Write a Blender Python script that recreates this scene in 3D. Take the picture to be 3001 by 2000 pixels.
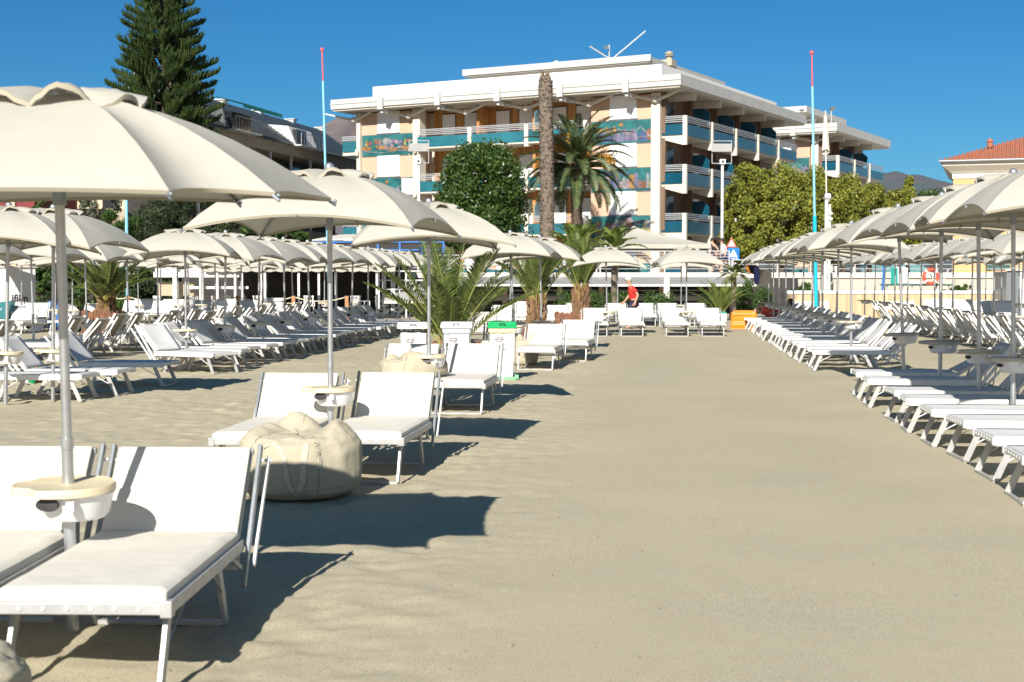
import bpy, bmesh, math, random
import numpy as np
from mathutils import Vector, Matrix, noise as mnoise
R = math.radians
random.seed(7)
for o in list(bpy.data.objects): bpy.data.objects.remove(o)
scene = bpy.context.scene
COL = scene.collection
# ------------------------------------------------------------ camera, sky, sun
FPX, EYE, PITCH = 4168.0, 1.65, math.atan(180/4168.0)
cam = bpy.data.cameras.new('camera'); camo = bpy.data.objects.new('camera', cam); COL.objects.link(camo)
cam.sensor_width = 36; cam.lens = 36*FPX/3001; cam.clip_end = 8000; cam.clip_start = 0.1
camo.location = (0, 0, EYE); camo.rotation_euler = (R(90)-PITCH, 0, 0)
cam.dof.use_dof = True; cam.dof.focus_distance = 19; cam.dof.aperture_fstop = 4.5
scene.camera = camo
SUN_EL, SUN_AZ = 31.0, 14.0      # shadows fall this many degrees right of the view axis
w = bpy.data.worlds.new('World'); scene.world = w; w.use_nodes = True
nt = w.node_tree; nt.nodes.clear()
sky = nt.nodes.new('ShaderNodeTexSky'); sky.sky_type = 'NISHITA'; sky.sun_disc = False
sky.sun_elevation = R(SUN_EL); sky.sun_rotation = R(180+SUN_AZ)
sky.air_density = 1.0; sky.dust_density = 0.0; sky.ozone_density = 6.0; sky.altitude = 0
bg = nt.nodes.new('ShaderNodeBackground'); bg.inputs[1].default_value = 0.064
out = nt.nodes.new('ShaderNodeOutputWorld')
hs = nt.nodes.new('ShaderNodeHueSaturation'); hs.inputs['Saturation'].default_value = 1.18; hs.inputs['Hue'].default_value = 0.49
# tinted by direction: view side deeper and bluer, unseen dome warmed for shadow fill
wtc = nt.nodes.new('ShaderNodeTexCoord'); wsx = nt.nodes.new('ShaderNodeSeparateXYZ'); wmr = nt.nodes.new('ShaderNodeMapRange'); wmr.inputs[1].default_value = .35; wmr.inputs[2].default_value = .8
wmx = nt.nodes.new('ShaderNodeMix'); wmx.data_type = 'RGBA'; wmx.inputs[6].default_value = (1.6, .95, .80, 1); wmx.inputs[7].default_value = (.32, .58, .74, 1)
wml = nt.nodes.new('ShaderNodeMix'); wml.data_type = 'RGBA'; wml.blend_type = 'MULTIPLY'; wml.inputs[0].default_value = 1
nt.links.new(wtc.outputs['Generated'], wsx.inputs[0]); nt.links.new(wsx.outputs[1], wmr.inputs[0]); nt.links.new(wmr.outputs[0], wmx.inputs[0])
nt.links.new(sky.outputs[0], hs.inputs['Color']); nt.links.new(hs.outputs[0], wml.inputs[6]); nt.links.new(wmx.outputs[2], wml.inputs[7]); nt.links.new(wml.outputs[2], bg.inputs[0]); nt.links.new(bg.outputs[0], out.inputs[0])
sl = bpy.data.lights.new('sun', 'SUN'); sl.energy = 4.8; sl.angle = R(0.5); sl.color = (1, .94, .84)
so = bpy.data.objects.new('sun', sl); COL.objects.link(so)
sd = Vector((math.sin(R(SUN_AZ))*math.cos(R(SUN_EL)), math.cos(R(SUN_AZ))*math.cos(R(SUN_EL)), -math.sin(R(SUN_EL))))
so.rotation_euler = sd.to_track_quat('-Z', 'Y').to_euler(); so.location = (0, 0, 40)
scene.view_settings.view_transform = 'Standard'; scene.view_settings.look = 'None'
scene.view_settings.gamma = 1; scene.view_settings.exposure = 0.7
# ------------------------------------------------------------ pixel -> world helpers
def P(px, py, Y):
    xn = (px-1500.5)/FPX; yn = (1000-py)/FPX
    c, s = math.cos(PITCH), math.sin(PITCH)
    d = Vector((xn, c+yn*s, -s+yn*c)); t = Y/d.y
    return Vector((d.x*t, Y, EYE+d.z*t))
def X(px, Y): return P(px, 820, Y).x
def Zp(py, Y): return P(1500, py, Y).z
PHI = math.atan(453/FPX)
def UV(u, v):      # row frame: u along the rows, v to the right of them
    return (u*math.sin(PHI)+v*math.cos(PHI), u*math.cos(PHI)-v*math.sin(PHI))
# ------------------------------------------------------------ mesh builder
class MB:
    def __init__(s): s.v = []; s.f = []; s.m = []; s.mi = 0
    def add(s, vs, fs):
        n = len(s.v); s.v += [tuple(x) for x in vs]; s.f += [tuple(n+i for i in f) for f in fs]; s.m += [s.mi]*len(fs); return s
    def box(s, a, b, M=None):
        x0, y0, z0 = a; x1, y1, z1 = b
        vs = [Vector(p) for p in ((x0,y0,z0),(x1,y0,z0),(x1,y1,z0),(x0,y1,z0),(x0,y0,z1),(x1,y0,z1),(x1,y1,z1),(x0,y1,z1))]
        if M: vs = [M(p) if callable(M) else M@p for p in vs]
        return s.add(vs, [(0,3,2,1),(4,5,6,7),(0,1,5,4),(1,2,6,5),(2,3,7,6),(3,0,4,7)])
    def bar(s, p, q, w, h, up=(0,0,1)):
        p = Vector(p); q = Vector(q); d = (q-p).normalized(); up = Vector(up)
        if abs(d.dot(up)) > .98: up = Vector((1,0,0))
        x = d.cross(up).normalized()*w/2; y = x.cross(d).normalized()*h/2
        vs = [p-x-y, p+x-y, p+x+y, p-x+y, q-x-y, q+x-y, q+x+y, q-x+y]
        return s.add(vs, [(0,3,2,1),(4,5,6,7),(0,1,5,4),(1,2,6,5),(2,3,7,6),(3,0,4,7)])
    def tube(s, pts, r, n=8, cap=True):
        pts = [Vector(p) for p in pts]
        if not hasattr(r, '__len__'): r = [r]*len(pts)
        vs = []; 
        for i, p in enumerate(pts):
            d = (pts[min(i+1, len(pts)-1)]-pts[max(i-1, 0)])
            d = d.normalized() if d.length > 1e-9 else Vector((0,0,1))
            a = Vector((0,0,1)) if abs(d.z) < .9 else Vector((1,0,0))
            x = d.cross(a).normalized(); y = d.cross(x).normalized()
            for k in range(n):
                t = 2*math.pi*k/n; vs.append(p+(x*math.cos(t)+y*math.sin(t))*r[i])
        fs = []
        for i in range(len(pts)-1):
            for k in range(n):
                a = i*n+k; b = i*n+(k+1) % n; fs.append((a, a+n, b+n, b))
        if cap: fs.append(tuple(range(n))); fs.append(tuple(range((len(pts)-1)*n+n-1, (len(pts)-1)*n-1, -1)))
        return s.add(vs, fs)
    def lathe(s, prof, n=24, c=(0,0,0), sx=1, sy=1):
        vs = []; 
        for r, z in prof:
            for k in range(n):
                t = 2*math.pi*k/n; vs.append((c[0]+r*sx*math.cos(t), c[1]+r*sy*math.sin(t), c[2]+z))
        fs = []
        for i in range(len(prof)-1):
            for k in range(n):
                a = i*n+k; b = i*n+(k+1) % n; fs.append((a, b, b+n, a+n))
        fs.append(tuple(reversed(range(n)))); fs.append(tuple(range((len(prof)-1)*n, len(prof)*n)))
        return s.add(vs, fs)
    def ball(s, c, r, n=10, sz=1):
        return s.lathe([(max(r*math.sin(math.pi*i/n), 1e-4), -r*sz*math.cos(math.pi*i/n)) for i in range(n+1)], n*2, c)
    def prism(s, poly, M, z0, z1):
        n = len(poly); vs = [M(Vector((x, y, z0))) for x, y in poly]+[M(Vector((x, y, z1))) for x, y in poly]
        return s.add(vs, [tuple(range(n-1,-1,-1)), tuple(range(n, 2*n))]+[(i, (i+1) % n, n+(i+1) % n, n+i) for i in range(n)])
    def grid(s, fn, nu, nv):
        vs = [fn(i/nu, j/nv) for j in range(nv+1) for i in range(nu+1)]
        return s.add(vs, [(j*(nu+1)+i, j*(nu+1)+i+1, (j+1)*(nu+1)+i+1, (j+1)*(nu+1)+i) for j in range(nv) for i in range(nu)])
    def build(s, name, mat, parent=None, smooth=False, bevel=0, recalc=True, solid=0, loc=None):
        me = bpy.data.meshes.new(name); me.from_pydata(s.v, [], s.f)
        mats = mat if isinstance(mat, (list, tuple)) else [mat]
        for m in mats: me.materials.append(m)
        if len(mats) > 1: me.polygons.foreach_set('material_index', s.m)
        if recalc:
            b = bmesh.new(); b.from_mesh(me); bmesh.ops.recalc_face_normals(b, faces=b.faces); b.to_mesh(me); b.free()
        if smooth:
            me.polygons.foreach_set('use_smooth', [True]*len(me.polygons))
            if smooth == 'auto': me.set_sharp_from_angle(angle=R(38))
        o = bpy.data.objects.new(name, me); COL.objects.link(o)
        if parent: o.parent = parent
        if loc: o.location = loc
        if bevel:
            md = o.modifiers.new('bevel', 'BEVEL'); md.width = bevel; md.segments = 2; md.limit_method = 'ANGLE'; md.angle_limit = R(40)
        if solid:
            md = o.modifiers.new('solid', 'SOLIDIFY'); md.thickness = solid
        return o
LABELS = {}
def tag(o, label, cat, group=None, kind=None):
    if label: o['label'] = label; LABELS[label] = LABELS.get(label, 0)+1
    if cat: o['category'] = cat
    if group: o['group'] = group
    if kind: o['kind'] = kind
    return o
def thing(name, loc=(0,0,0), rz=0, label=None, cat=None, group=None):
    o = bpy.data.objects.new(name, None); COL.objects.link(o); o.location = loc; o.rotation_euler = (0,0,rz); o.empty_display_size = .2
    return tag(o, label, cat, group)
def struct(o, label=None):
    o['kind'] = 'structure'
    return o
KIDS = {}
def kids(o):
    return [c for c in bpy.data.objects if c.parent == o]
def copy_tree(o, loc=None, rz=None, label=None, group=None):
    if o.name not in KIDS:
        def rec(p): return [(c, rec(c)) for c in kids(p)]
        KIDS[o.name] = rec(o)
    r = o.copy(); COL.objects.link(r)
    def rec2(lst, par):
        for c, sub in lst:
            k = c.copy(); COL.objects.link(k); k.parent = par; k.matrix_parent_inverse = c.matrix_parent_inverse; rec2(sub, k)
    rec2(KIDS[o.name], r)
    if loc is not None: r.location = loc
    if rz is not None: r.rotation_euler = (0,0,rz)
    if label: r['label'] = label; LABELS[label] = LABELS.get(label, 0)+1
    if group: r['group'] = group
    return r
PROTO = []
def drop_tree(o):
    for c in kids(o): drop_tree(c)
    bpy.data.objects.remove(o)
ORD = ['nearest','second','third','fourth','fifth','sixth','seventh','eighth','ninth','tenth','eleventh','twelfth','thirteenth','fourteenth','fifteenth','sixteenth','seventeenth','eighteenth','nineteenth','twentieth','twenty-first','twenty-second','twenty-third','twenty-fourth','twenty-fifth','twenty-sixth','twenty-seventh','twenty-eighth','twenty-ninth','thirtieth','thirty-first','thirty-second']
# ------------------------------------------------------------ materials
def mat(name, col, rough=.6, metal=0, var=0, vscale=8, bump=0, bscale=60, trans=0, col2=None, island=False, spec=None, coat=0, objrand=0, lo=.35, hi=.65, detail=4):
    m = bpy.data.materials.new(name); m.use_nodes = True; n = m.node_tree; N = n.nodes; L = n.links
    b = N['Principled BSDF']; b.inputs['Roughness'].default_value = rough; b.inputs['Metallic'].default_value = metal
    b.inputs['Base Color'].default_value = (*col, 1)
    if spec is not None: b.inputs['Specular IOR Level'].default_value = spec
    if coat: b.inputs['Coat Weight'].default_value = coat
    tc = N.new('ShaderNodeTexCoord'); csrc = None
    if var or col2:
        c2 = col2 if col2 else tuple(max(0, c*(1-var)) for c in col)
        mx = N.new('ShaderNodeMix'); mx.data_type = 'RGBA'
        mx.inputs[6].default_value = (*col, 1); mx.inputs[7].default_value = (*c2, 1)
        if island:
            g = N.new('ShaderNodeNewGeometry'); L.new(g.outputs['Random Per Island'], mx.inputs[0])
        else:
            no = N.new('ShaderNodeTexNoise'); no.inputs['Scale'].default_value = vscale; no.inputs['Detail'].default_value = detail
            L.new(tc.outputs['Object'], no.inputs['Vector'])
            mr = N.new('ShaderNodeMapRange'); mr.inputs[1].default_value = lo; mr.inputs[2].default_value = hi
            L.new(no.outputs[0], mr.inputs[0]); L.new(mr.outputs[0], mx.inputs[0])
        csrc = mx.outputs[2]
    if objrand:
        oi = N.new('ShaderNodeObjectInfo'); mr2 = N.new('ShaderNodeMapRange'); mr2.inputs[3].default_value = 1-objrand; mr2.inputs[4].default_value = 1
        L.new(oi.outputs['Random'], mr2.inputs[0])
        hsv = N.new('ShaderNodeHueSaturation'); L.new(mr2.outputs[0], hsv.inputs['Value'])
        if csrc: L.new(csrc, hsv.inputs['Color'])
        else: hsv.inputs['Color'].default_value = (*col, 1)
        csrc = hsv.outputs[0]
    if csrc: L.new(csrc, b.inputs['Base Color'])
    if bump:
        no = N.new('ShaderNodeTexNoise'); no.inputs['Scale'].default_value = bscale; no.inputs['Detail'].default_value = 5
        L.new(tc.outputs['Object'], no.inputs['Vector'])
        bp = N.new('ShaderNodeBump'); bp.inputs['Strength'].default_value = bump; bp.inputs['Distance'].default_value = .02
        L.new(no.outputs[0], bp.inputs['Height']); L.new(bp.outputs[0], b.inputs['Normal'])
    if trans:
        tr = N.new('ShaderNodeBsdfTranslucent'); ms = N.new('ShaderNodeMixShader'); ms.inputs[0].default_value = trans
        if csrc: L.new(csrc, tr.inputs[0])
        else: tr.inputs[0].default_value = (*col, 1)
        L.new(b.outputs[0], ms.inputs[1]); L.new(tr.outputs[0], ms.inputs[2]); L.new(ms.outputs[0], N['Material Output'].inputs[0])
    return m
M = {}
M['canvas'] = mat('canvas', (.49,.475,.42), .85, var=.07, vscale=2.5, bump=.35, bscale=5, trans=.13, spec=.15)
M['canvas_hem'] = mat('canvas_hem', (.44,.405,.32), .85, spec=.15)
M['pad'] = mat('pad_fabric', (.68,.655,.59), .75, var=.06, vscale=5, bump=.3, bscale=9, spec=.2, objrand=.05)
M['mesh_white'] = mat('textilene_white', (.72,.72,.72), .7, var=.06, vscale=6, trans=.12, spec=.25, objrand=.06)
M['mesh_back'] = mat('textilene_beige', (.42,.37,.30), .75, var=.1, vscale=5, trans=.06, spec=.2, objrand=.15)
M['white'] = mat('white_paint', (.78,.78,.76), .4, var=.08, vscale=9, bump=.05, objrand=.04)
M['white_rough'] = mat('white_plaster', (.78,.77,.74), .8, var=.08, vscale=1.2)
M['alu'] = mat('aluminium', (.50,.52,.54), .38, .75, var=.12, vscale=14)
M['alu_leg'] = mat('leg_aluminium', (.52,.52,.51), .45, .35, var=.15, vscale=12, objrand=.08)
M['dark_alu'] = mat('dark_aluminium', (.28,.31,.34), .4, .6, var=.15, vscale=10)
M['plastic_cream'] = mat('cream_plastic', (.72,.62,.42), .5, var=.1, vscale=12, objrand=.08)
M['plastic_grey'] = mat('weathered_plastic', (.50,.45,.35), .6, var=.2, vscale=14, objrand=.15)
M['plastic_white'] = mat('white_plastic', (.76,.76,.76), .35, var=.05, vscale=9)
M['black'] = mat('black_rubber', (.02,.02,.022), .5)
M['bag'] = mat('bag_cloth', (.44,.40,.30), .85, var=.06, vscale=3, bump=.22, bscale=16, spec=.15)
M['bag_print'] = mat('bag_print', (.50,.46,.37), .85, spec=.1)
M['seam'] = mat('seam_thread', (.30,.26,.19), .9)
M['wood'] = mat('brown_wood', (.24,.10,.05), .75, var=.45, vscale=9, objrand=.2)
M['post_wood'] = mat('post_wood', (.50,.25,.12), .75, var=.3, vscale=7)
M['rope'] = mat('rope', (.66,.6,.46), .9)
M['concrete'] = mat('cream_concrete', (.48,.45,.39), .85, var=.12, vscale=.9, bump=.1, bscale=5)
M['concrete_lt'] = mat('pale_concrete', (.60,.58,.52), .85, var=.08, vscale=.6)
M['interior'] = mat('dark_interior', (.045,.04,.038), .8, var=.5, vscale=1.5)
M['greyfab'] = mat('grey_awning', (.31,.31,.30), .8, var=.1, vscale=1.5)
M['rail'] = mat('rail_steel', (.52,.53,.53), .45, .4)
M['reed'] = mat('reed', (.62,.48,.30), .9, island=True, col2=(.48,.36,.22))
M['teal_shaded'] = mat('shaded_teal_glass', (.006,.075,.125), .2, var=.25, vscale=.7, spec=.6)  # teal glass darkened in colour to stand for shade on the right facades
M['screen'] = mat('frosted_screen', (.15,.27,.33), .3)
M['balrail'] = mat('balcony_rail_grey', (.36,.38,.40), .5)
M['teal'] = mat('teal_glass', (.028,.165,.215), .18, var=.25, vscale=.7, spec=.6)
M['peach'] = mat('peach_tile', (.57,.385,.275), .75, var=.06, vscale=1)
M['hotelwhite'] = mat('hotel_white', (.62,.58,.50), .7, var=.08, vscale=.8)
M['fascia'] = mat('fascia_white', (.52,.52,.50), .6, var=.1, vscale=1.1)
M['parapet'] = mat('parapet_white', (.74,.74,.73), .7, var=.04, vscale=.5)
M['shutter'] = mat('white_shutter', (.80,.80,.80), .5, var=.03, vscale=3)
M['glassdark'] = mat('dark_glass', (.03,.035,.04), .12, spec=.7)
M['rooftile'] = mat('grey_tile', (.10,.115,.12), .7, var=.3, vscale=1.3)
M['terracotta'] = mat('terracotta', (.42,.13,.07), .85, var=.45, vscale=2.2, bump=.3, bscale=3, col2=(.30,.13,.08))
M['orangewall'] = mat('orange_wall', (.66,.38,.17), .8, var=.08, vscale=.5)
M['creamwall'] = mat('cream_wall', (.72,.56,.38), .8, var=.1, vscale=.5)
M['maroon'] = mat('maroon_wall', (.20,.03,.035), .8, var=.12, vscale=.5)
M['greenshut'] = mat('green_shutter', (.035,.10,.085), .6)
M['awngreen'] = mat('green_awning', (.01,.28,.23), .8)
M['band'] = mat('grey_band', (.25,.22,.18), .85, var=.15, vscale=.6)
M['beigewall'] = mat('beige_wall', (.45,.38,.28), .85, var=.12, vscale=.4)
M['trunk'] = mat('bark', (.11,.08,.06), .95, var=.5, vscale=6, bump=.8, bscale=8)
M['palmtrunk'] = mat('palm_bark', (.20,.16,.125), .95, var=.45, vscale=5, bump=1, bscale=7)
M['leafbase'] = mat('palm_leaf_base', (.27,.16,.08), .9, island=True, col2=(.12,.065,.04))
M['strawbase'] = mat('palm_straw', (.55,.42,.12), .8, island=True, col2=(.40,.26,.08))
def leaf(name, c1, c2, rough=.5, tr=.25, spec=.3): return mat(name, c1, rough, island=True, col2=c2, trans=tr, spec=spec)
M['needle'] = leaf('pine_needles', (.020,.042,.016), (.055,.085,.022), .7, .12, .15)
M['darkleaf'] = leaf('dark_leaves', (.018,.035,.014), (.05,.075,.03), .6, .15)
M['magnolia'] = leaf('glossy_leaves', (.018,.052,.012), (.075,.12,.022), .38, .12, .4)
M['yellowleaf'] = leaf('yellowing_leaves', (.095,.135,.025), (.31,.30,.045), .5, .25)
M['palmleaf'] = leaf('palm_leaves', (.06,.10,.025), (.17,.21,.06), .42, .22, .4)
M['palmdark'] = leaf('tall_palm_leaves', (.05,.09,.03), (.13,.17,.07), .42, .15, .4)
M['palmbright'] = leaf('fresh_palm_leaves', (.14,.22,.04), (.26,.32,.08), .42, .3, .3)
M['rachis'] = mat('palm_rib', (.32,.33,.09), .6)
M['rachis_dk'] = mat('palm_rib_dark', (.16,.15,.05), .6)
M['shrub'] = leaf('shrub_leaves', (.03,.07,.018), (.09,.15,.035), .45, .2)
M['olive'] = leaf('olive_leaves', (.07,.09,.06), (.15,.18,.12), .55, .2)
M['dates'] = mat('date_clusters', (.55,.28,.03), .7, island=True, col2=(.40,.22,.03))
M['skin'] = mat('skin', (.52,.30,.21), .6)
M['red'] = mat('red_cotton', (.62,.03,.02), .8, var=.15, vscale=6)
M['hair'] = mat('dark_hair', (.04,.02,.012), .7)
M['navy'] = mat('navy_cloth', (.02,.025,.06), .8)
M['blackcloth'] = mat('black_cloth', (.015,.015,.018), .8)
M['orange'] = mat('orange_plastic', (.75,.21,.008), .45, var=.08, vscale=4)
M['blue'] = mat('blue_paint', (.02,.14,.45), .5)
M['turq'] = mat('turquoise_paint', (.0,.42,.62), .5)
M['paleblue'] = mat('pale_blue_paint', (.22,.55,.72), .5)
M['pinkred'] = mat('faded_red_paint', (.70,.10,.12), .55)
M['tealplastic'] = mat('teal_plastic', (.01,.14,.16), .45)
M['green'] = mat('green_plastic', (.0,.36,.11), .35)
M['greenpale'] = mat('pale_green_plastic', (.18,.45,.24), .5)
M['bagplastic'] = mat('bin_liner_blue', (.55,.68,.75), .3, var=.2, vscale=14, bump=.6, bscale=18)
M['bagyellow'] = mat('bin_liner_yellow', (.72,.72,.42), .3, var=.2, vscale=14, bump=.6, bscale=18)
M['bagblack'] = mat('bin_liner_black', (.02,.02,.02), .2, bump=1, bscale=18)
M['ink'] = mat('ink', (.02,.02,.025), .7)
M['lifered'] = mat('lifebuoy_red', (.70,.08,.04), .5)
M['towel'] = mat('cream_towel', (.66,.60,.52), .9, var=.12, vscale=8)
M['towelblue'] = mat('blue_towel', (.02,.20,.40), .9, var=.6, vscale=9, col2=(.25,.05,.3))
M['towelor'] = mat('orange_towel', (.45,.16,.02), .9)
M['signblue'] = mat('sign_blue', (.01,.16,.62), .4)
M['hill'] = mat('hill_scrub', (.10,.09,.10), .95, vscale=.02, col2=(.055,.085,.10), detail=8)
M['mountain'] = mat('mountain_rock', (.20,.15,.14), .95, vscale=.012, col2=(.10,.10,.11), detail=8)
# wooden loggia panelling: fine vertical boards
def wood_panel(name, c1, c2):
    m = bpy.data.materials.new(name); m.use_nodes = True; N = m.node_tree.nodes; L = m.node_tree.links
    b = N['Principled BSDF']; b.inputs['Roughness'].default_value = .6
    tc = N.new('ShaderNodeTexCoord'); mp = N.new('ShaderNodeMapping'); mp.inputs['Scale'].default_value = (9, 9, .5)
    no = N.new('ShaderNodeTexNoise'); no.inputs['Scale'].default_value = 1.0; no.inputs['Detail'].default_value = 4
    cr = N.new('ShaderNodeValToRGB'); cr.color_ramp.elements[0].position = .3; cr.color_ramp.elements[0].color = (*c1, 1)
    cr.color_ramp.elements[1].position = .7; cr.color_ramp.elements[1].color = (*c2, 1)
    L.new(tc.outputs['Object'], mp.inputs[0]); L.new(mp.outputs[0], no.inputs[0]); L.new(no.outputs[0], cr.inputs[0]); L.new(cr.outputs[0], b.inputs['Base Color'])
    return m
M['panelwood_shaded'] = wood_panel('shaded_board_cladding', (.105,.068,.045), (.20,.13,.085))  # copy of the loggia boards with right-facade shade put into the colour
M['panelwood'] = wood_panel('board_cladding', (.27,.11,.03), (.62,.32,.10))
M['mural'] = mat('mural_teal', (.02,.155,.165), .5, var=.5, vscale=2)
M['mural_paint'] = [mat('mural_paint_%s' % n, c, .55, var=.55, vscale=3.5, detail=6) for n, c in (('lilac',(.20,.18,.30)),('pink',(.33,.23,.26)),('orange',(.36,.19,.07)),('yellow',(.36,.31,.11)),('pale',(.32,.31,.32)),('blue',(.07,.11,.25)),('rust',(.26,.12,.08)),('deep',(.02,.10,.13)))]
# sand
def sand_mat():
    m = bpy.data.materials.new('sand'); m.use_nodes = True; N = m.node_tree.nodes; L = m.node_tree.links
    b = N['Principled BSDF']; b.inputs['Roughness'].default_value = .95; b.inputs['Specular IOR Level'].default_value = .1
    g = N.new('ShaderNodeNewGeometry')
    def noise(sc, det, src=None):
        n = N.new('ShaderNodeTexNoise'); n.inputs['Scale'].default_value = sc; n.inputs['Detail'].default_value = det
        L.new(g.outputs['Position'], n.inputs['Vector']); return n
    n1 = noise(.55, 6); n2 = noise(105, 3); n3 = noise(150, 4); n4 = noise(6, 4)
    cr = N.new('ShaderNodeValToRGB'); e = cr.color_ramp.elements
    e[0].position = .35; e[0].color = (.430,.391,.286,1); e[1].position = .65; e[1].color = (.479,.430,.310,1)
    L.new(n1.outputs[0], cr.inputs[0])
    m1 = N.new('ShaderNodeMix'); m1.data_type = 'RGBA'; m1.blend_type = 'MULTIPLY'; m1.inputs[0].default_value = 1
    c2 = N.new('ShaderNodeValToRGB'); e = c2.color_ramp.elements; e[0].position = .30; e[0].color = (.70,.69,.68,1); e[1].position = .5; e[1].color = (1,1,1,1)
    q = e.new(.72); q.color = (1.10,1.09,1.08,1)
    L.new(n2.outputs[0], c2.inputs[0]); L.new(cr.outputs[0], m1.inputs[6]); L.new(c2.outputs[0], m1.inputs[7])
    m2 = N.new('ShaderNodeMix'); m2.data_type = 'RGBA'; m2.blend_type = 'MULTIPLY'; m2.inputs[0].default_value = 1
    c3 = N.new('ShaderNodeValToRGB'); e = c3.color_ramp.elements; e[0].position = .25; e[0].color = (.38,.36,.37,1); e[1].position = .43; e[1].color = (1,1,1,1)
    L.new(n3.outputs[0], c3.inputs[0]); L.new(m1.outputs[2], m2.inputs[6]); L.new(c3.outputs[0], m2.inputs[7])
    m3 = N.new('ShaderNodeMix'); m3.data_type = 'RGBA'; m3.inputs[7].default_value = (.44,.355,.255,1)
    mr = N.new('ShaderNodeMapRange'); mr.inputs[1].default_value = .55; mr.inputs[2].default_value = .75; mr.inputs[4].default_value = .5
    L.new(n4.outputs[0], mr.inputs[0]); L.new(mr.outputs[0], m3.inputs[0]); L.new(m2.outputs[2], m3.inputs[6])
    L.new(m3.outputs[2], b.inputs['Base Color'])
    ad = N.new('ShaderNodeMath'); ad.operation = 'ADD'; mu = N.new('ShaderNodeMath'); mu.operation = 'MULTIPLY'; mu.inputs[1].default_value = 1.2
    L.new(n4.outputs[0], mu.inputs[0]); L.new(mu.outputs[0], ad.inputs[0]); L.new(n2.outputs[0], ad.inputs[1])
    bp = N.new('ShaderNodeBump'); bp.inputs['Strength'].default_value = .35; bp.inputs['Distance'].default_value = .009
    L.new(ad.outputs[0], bp.inputs['Height']); L.new(bp.outputs[0], b.inputs['Normal'])
    return m
M['sand'] = sand_mat()
# ------------------------------------------------------------ sand
def build_ground():
    def axis(lo, hi, flo, fhi, step):
        a = list(np.arange(flo, fhi, step)); s = step; x = fhi
        while x < hi: a.append(x); s *= 1.22; x += s
        a.append(hi); s = step; x = flo-step; b = []
        while x > lo: b.append(x); s *= 1.22; x -= s
        b.append(lo); return np.array(b[::-1]+a)
    xs = axis(-2500, 2500, -8, 7, .055); ys = axis(-30, 3500, 4, 28, .055)
    XX, YY = np.meshgrid(xs, ys); nx, ny = len(xs), len(ys); Z = np.zeros(XX.shape)
    V = XX*math.cos(PHI)-YY*math.sin(PHI)
    amp = np.clip(1-np.minimum(np.abs(V-1.0)-1.6, 3)/1.0, 0, 1); amp = 1-amp    # 0 in the raked aisle, 1 among the loungers
    amp = np.clip(amp, .0, 1)
    for j in range(ny):
        y = ys[j]
        if y > 60 or y < 2: continue
        for i in range(nx):
            x = xs[i]
            if abs(x) > 22: continue
            a = amp[j, i]
            h = .010*mnoise.noise(Vector((x*.5, y*.5, 0)))
            if a > .02:
                k = .8*mnoise.noise(Vector((x*3.4, y*3.4, 3)))+.75*mnoise.noise(Vector((x*7.5, y*7.5, 5)))+.4*mnoise.noise(Vector((x*13, y*13, 8)))
                k += .25*mnoise.noise(Vector((x*1.7, y*1.7, 9))); h += a*(.024+.012*mnoise.noise(Vector((x*.7,y*.7,2))))*k
            else: h += .0012*mnoise.noise(Vector((x*5, y*5, 3)))
            Z[j, i] = h
    V3 = np.stack([XX, YY, Z], -1).reshape(-1, 3)
    I = np.arange(nx*ny).reshape(ny, nx)
    F = np.stack([I[:-1,:-1], I[:-1,1:], I[1:,1:], I[1:,:-1]], -1).reshape(-1, 4)
    me = bpy.data.meshes.new('beach_sand'); me.vertices.add(len(V3)); me.vertices.foreach_set('co', V3.ravel())
    me.loops.add(F.size); me.loops.foreach_set('vertex_index', F.ravel().astype(np.int32))
    me.polygons.add(len(F)); me.polygons.foreach_set('loop_start', np.arange(0, F.size, 4, dtype=np.int32)); me.polygons.foreach_set('loop_total', np.full(len(F), 4, dtype=np.int32))
    me.polygons.foreach_set('use_smooth', [True]*len(F)); me.update(); me.materials.append(M['sand'])
    o = bpy.data.objects.new('beach_sand', me); COL.objects.link(o); struct(o)
build_ground()
def debris():
    rg = random.Random(77); m = MB()
    for i in range(500):
        y = 4.5+26*rg.random()**1.6; x = rg.uniform(-.38, .38)*y; q = rg.uniform(.002, .007); 
        m.add([(x-q, y, .003), (x+q*.6, y-q, .003), (x+q, y+q, .004), (x, y+q*.2, .004+q*.9)], [(0,1,3),(1,2,3),(2,0,3),(0,2,1)])
    o = m.build('sand_debris', mat('shell_grit', (.10,.085,.07), .8, island=True, col2=(.34,.28,.2)), None, recalc=False); o['kind'] = 'stuff'; o['label'] = 'tiny dark pebbles and shell bits strewn over the sand'; o['category'] = 'pebbles'
debris()
# ------------------------------------------------------------ beach umbrella
def canopy_panels(tips, apex, power, scallop, n=8, m=7):
    """tips: (angle deg, radius, z); one smooth panel between each two neighbours"""
    mb = MB(); T = [(Vector((r*math.cos(R(a)), r*math.sin(R(a)))), z) for a, r, z in tips]; K = len(T); r0 = .10
    for k in range(K):
        (p, zp), (q, zq) = T[k], T[(k+1) % K]; sc = scallop[k]; ln = (q-p).length
        def fn(s, t, p=p, q=q, zp=zp, zq=zq, sc=sc, ln=ln):
            e = p.lerp(q, s); b = 4*s*(1-s); e = e*(1-sc*b); tt = r0+(1-r0)*t
            zr = zp*(1-s)+zq*s+sc*b*.25*ln
            z = apex-(apex-zr)*tt**power-.018*b*math.sin(math.pi*tt)
            return (e.x*tt, e.y*tt, z)
        mb.grid(fn, n, m)
        # turned-down hem
        vs = [fn(i/n, 1.0) for i in range(n+1)]
        mb.mi = 1
        mb.add([v for v in vs]+[(v[0]*.988, v[1]*.988, v[2]-.016) for v in vs], [(i, i+1, n+2+i, n+1+i) for i in range(n)])
        mb.mi = 0
    return mb
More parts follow.
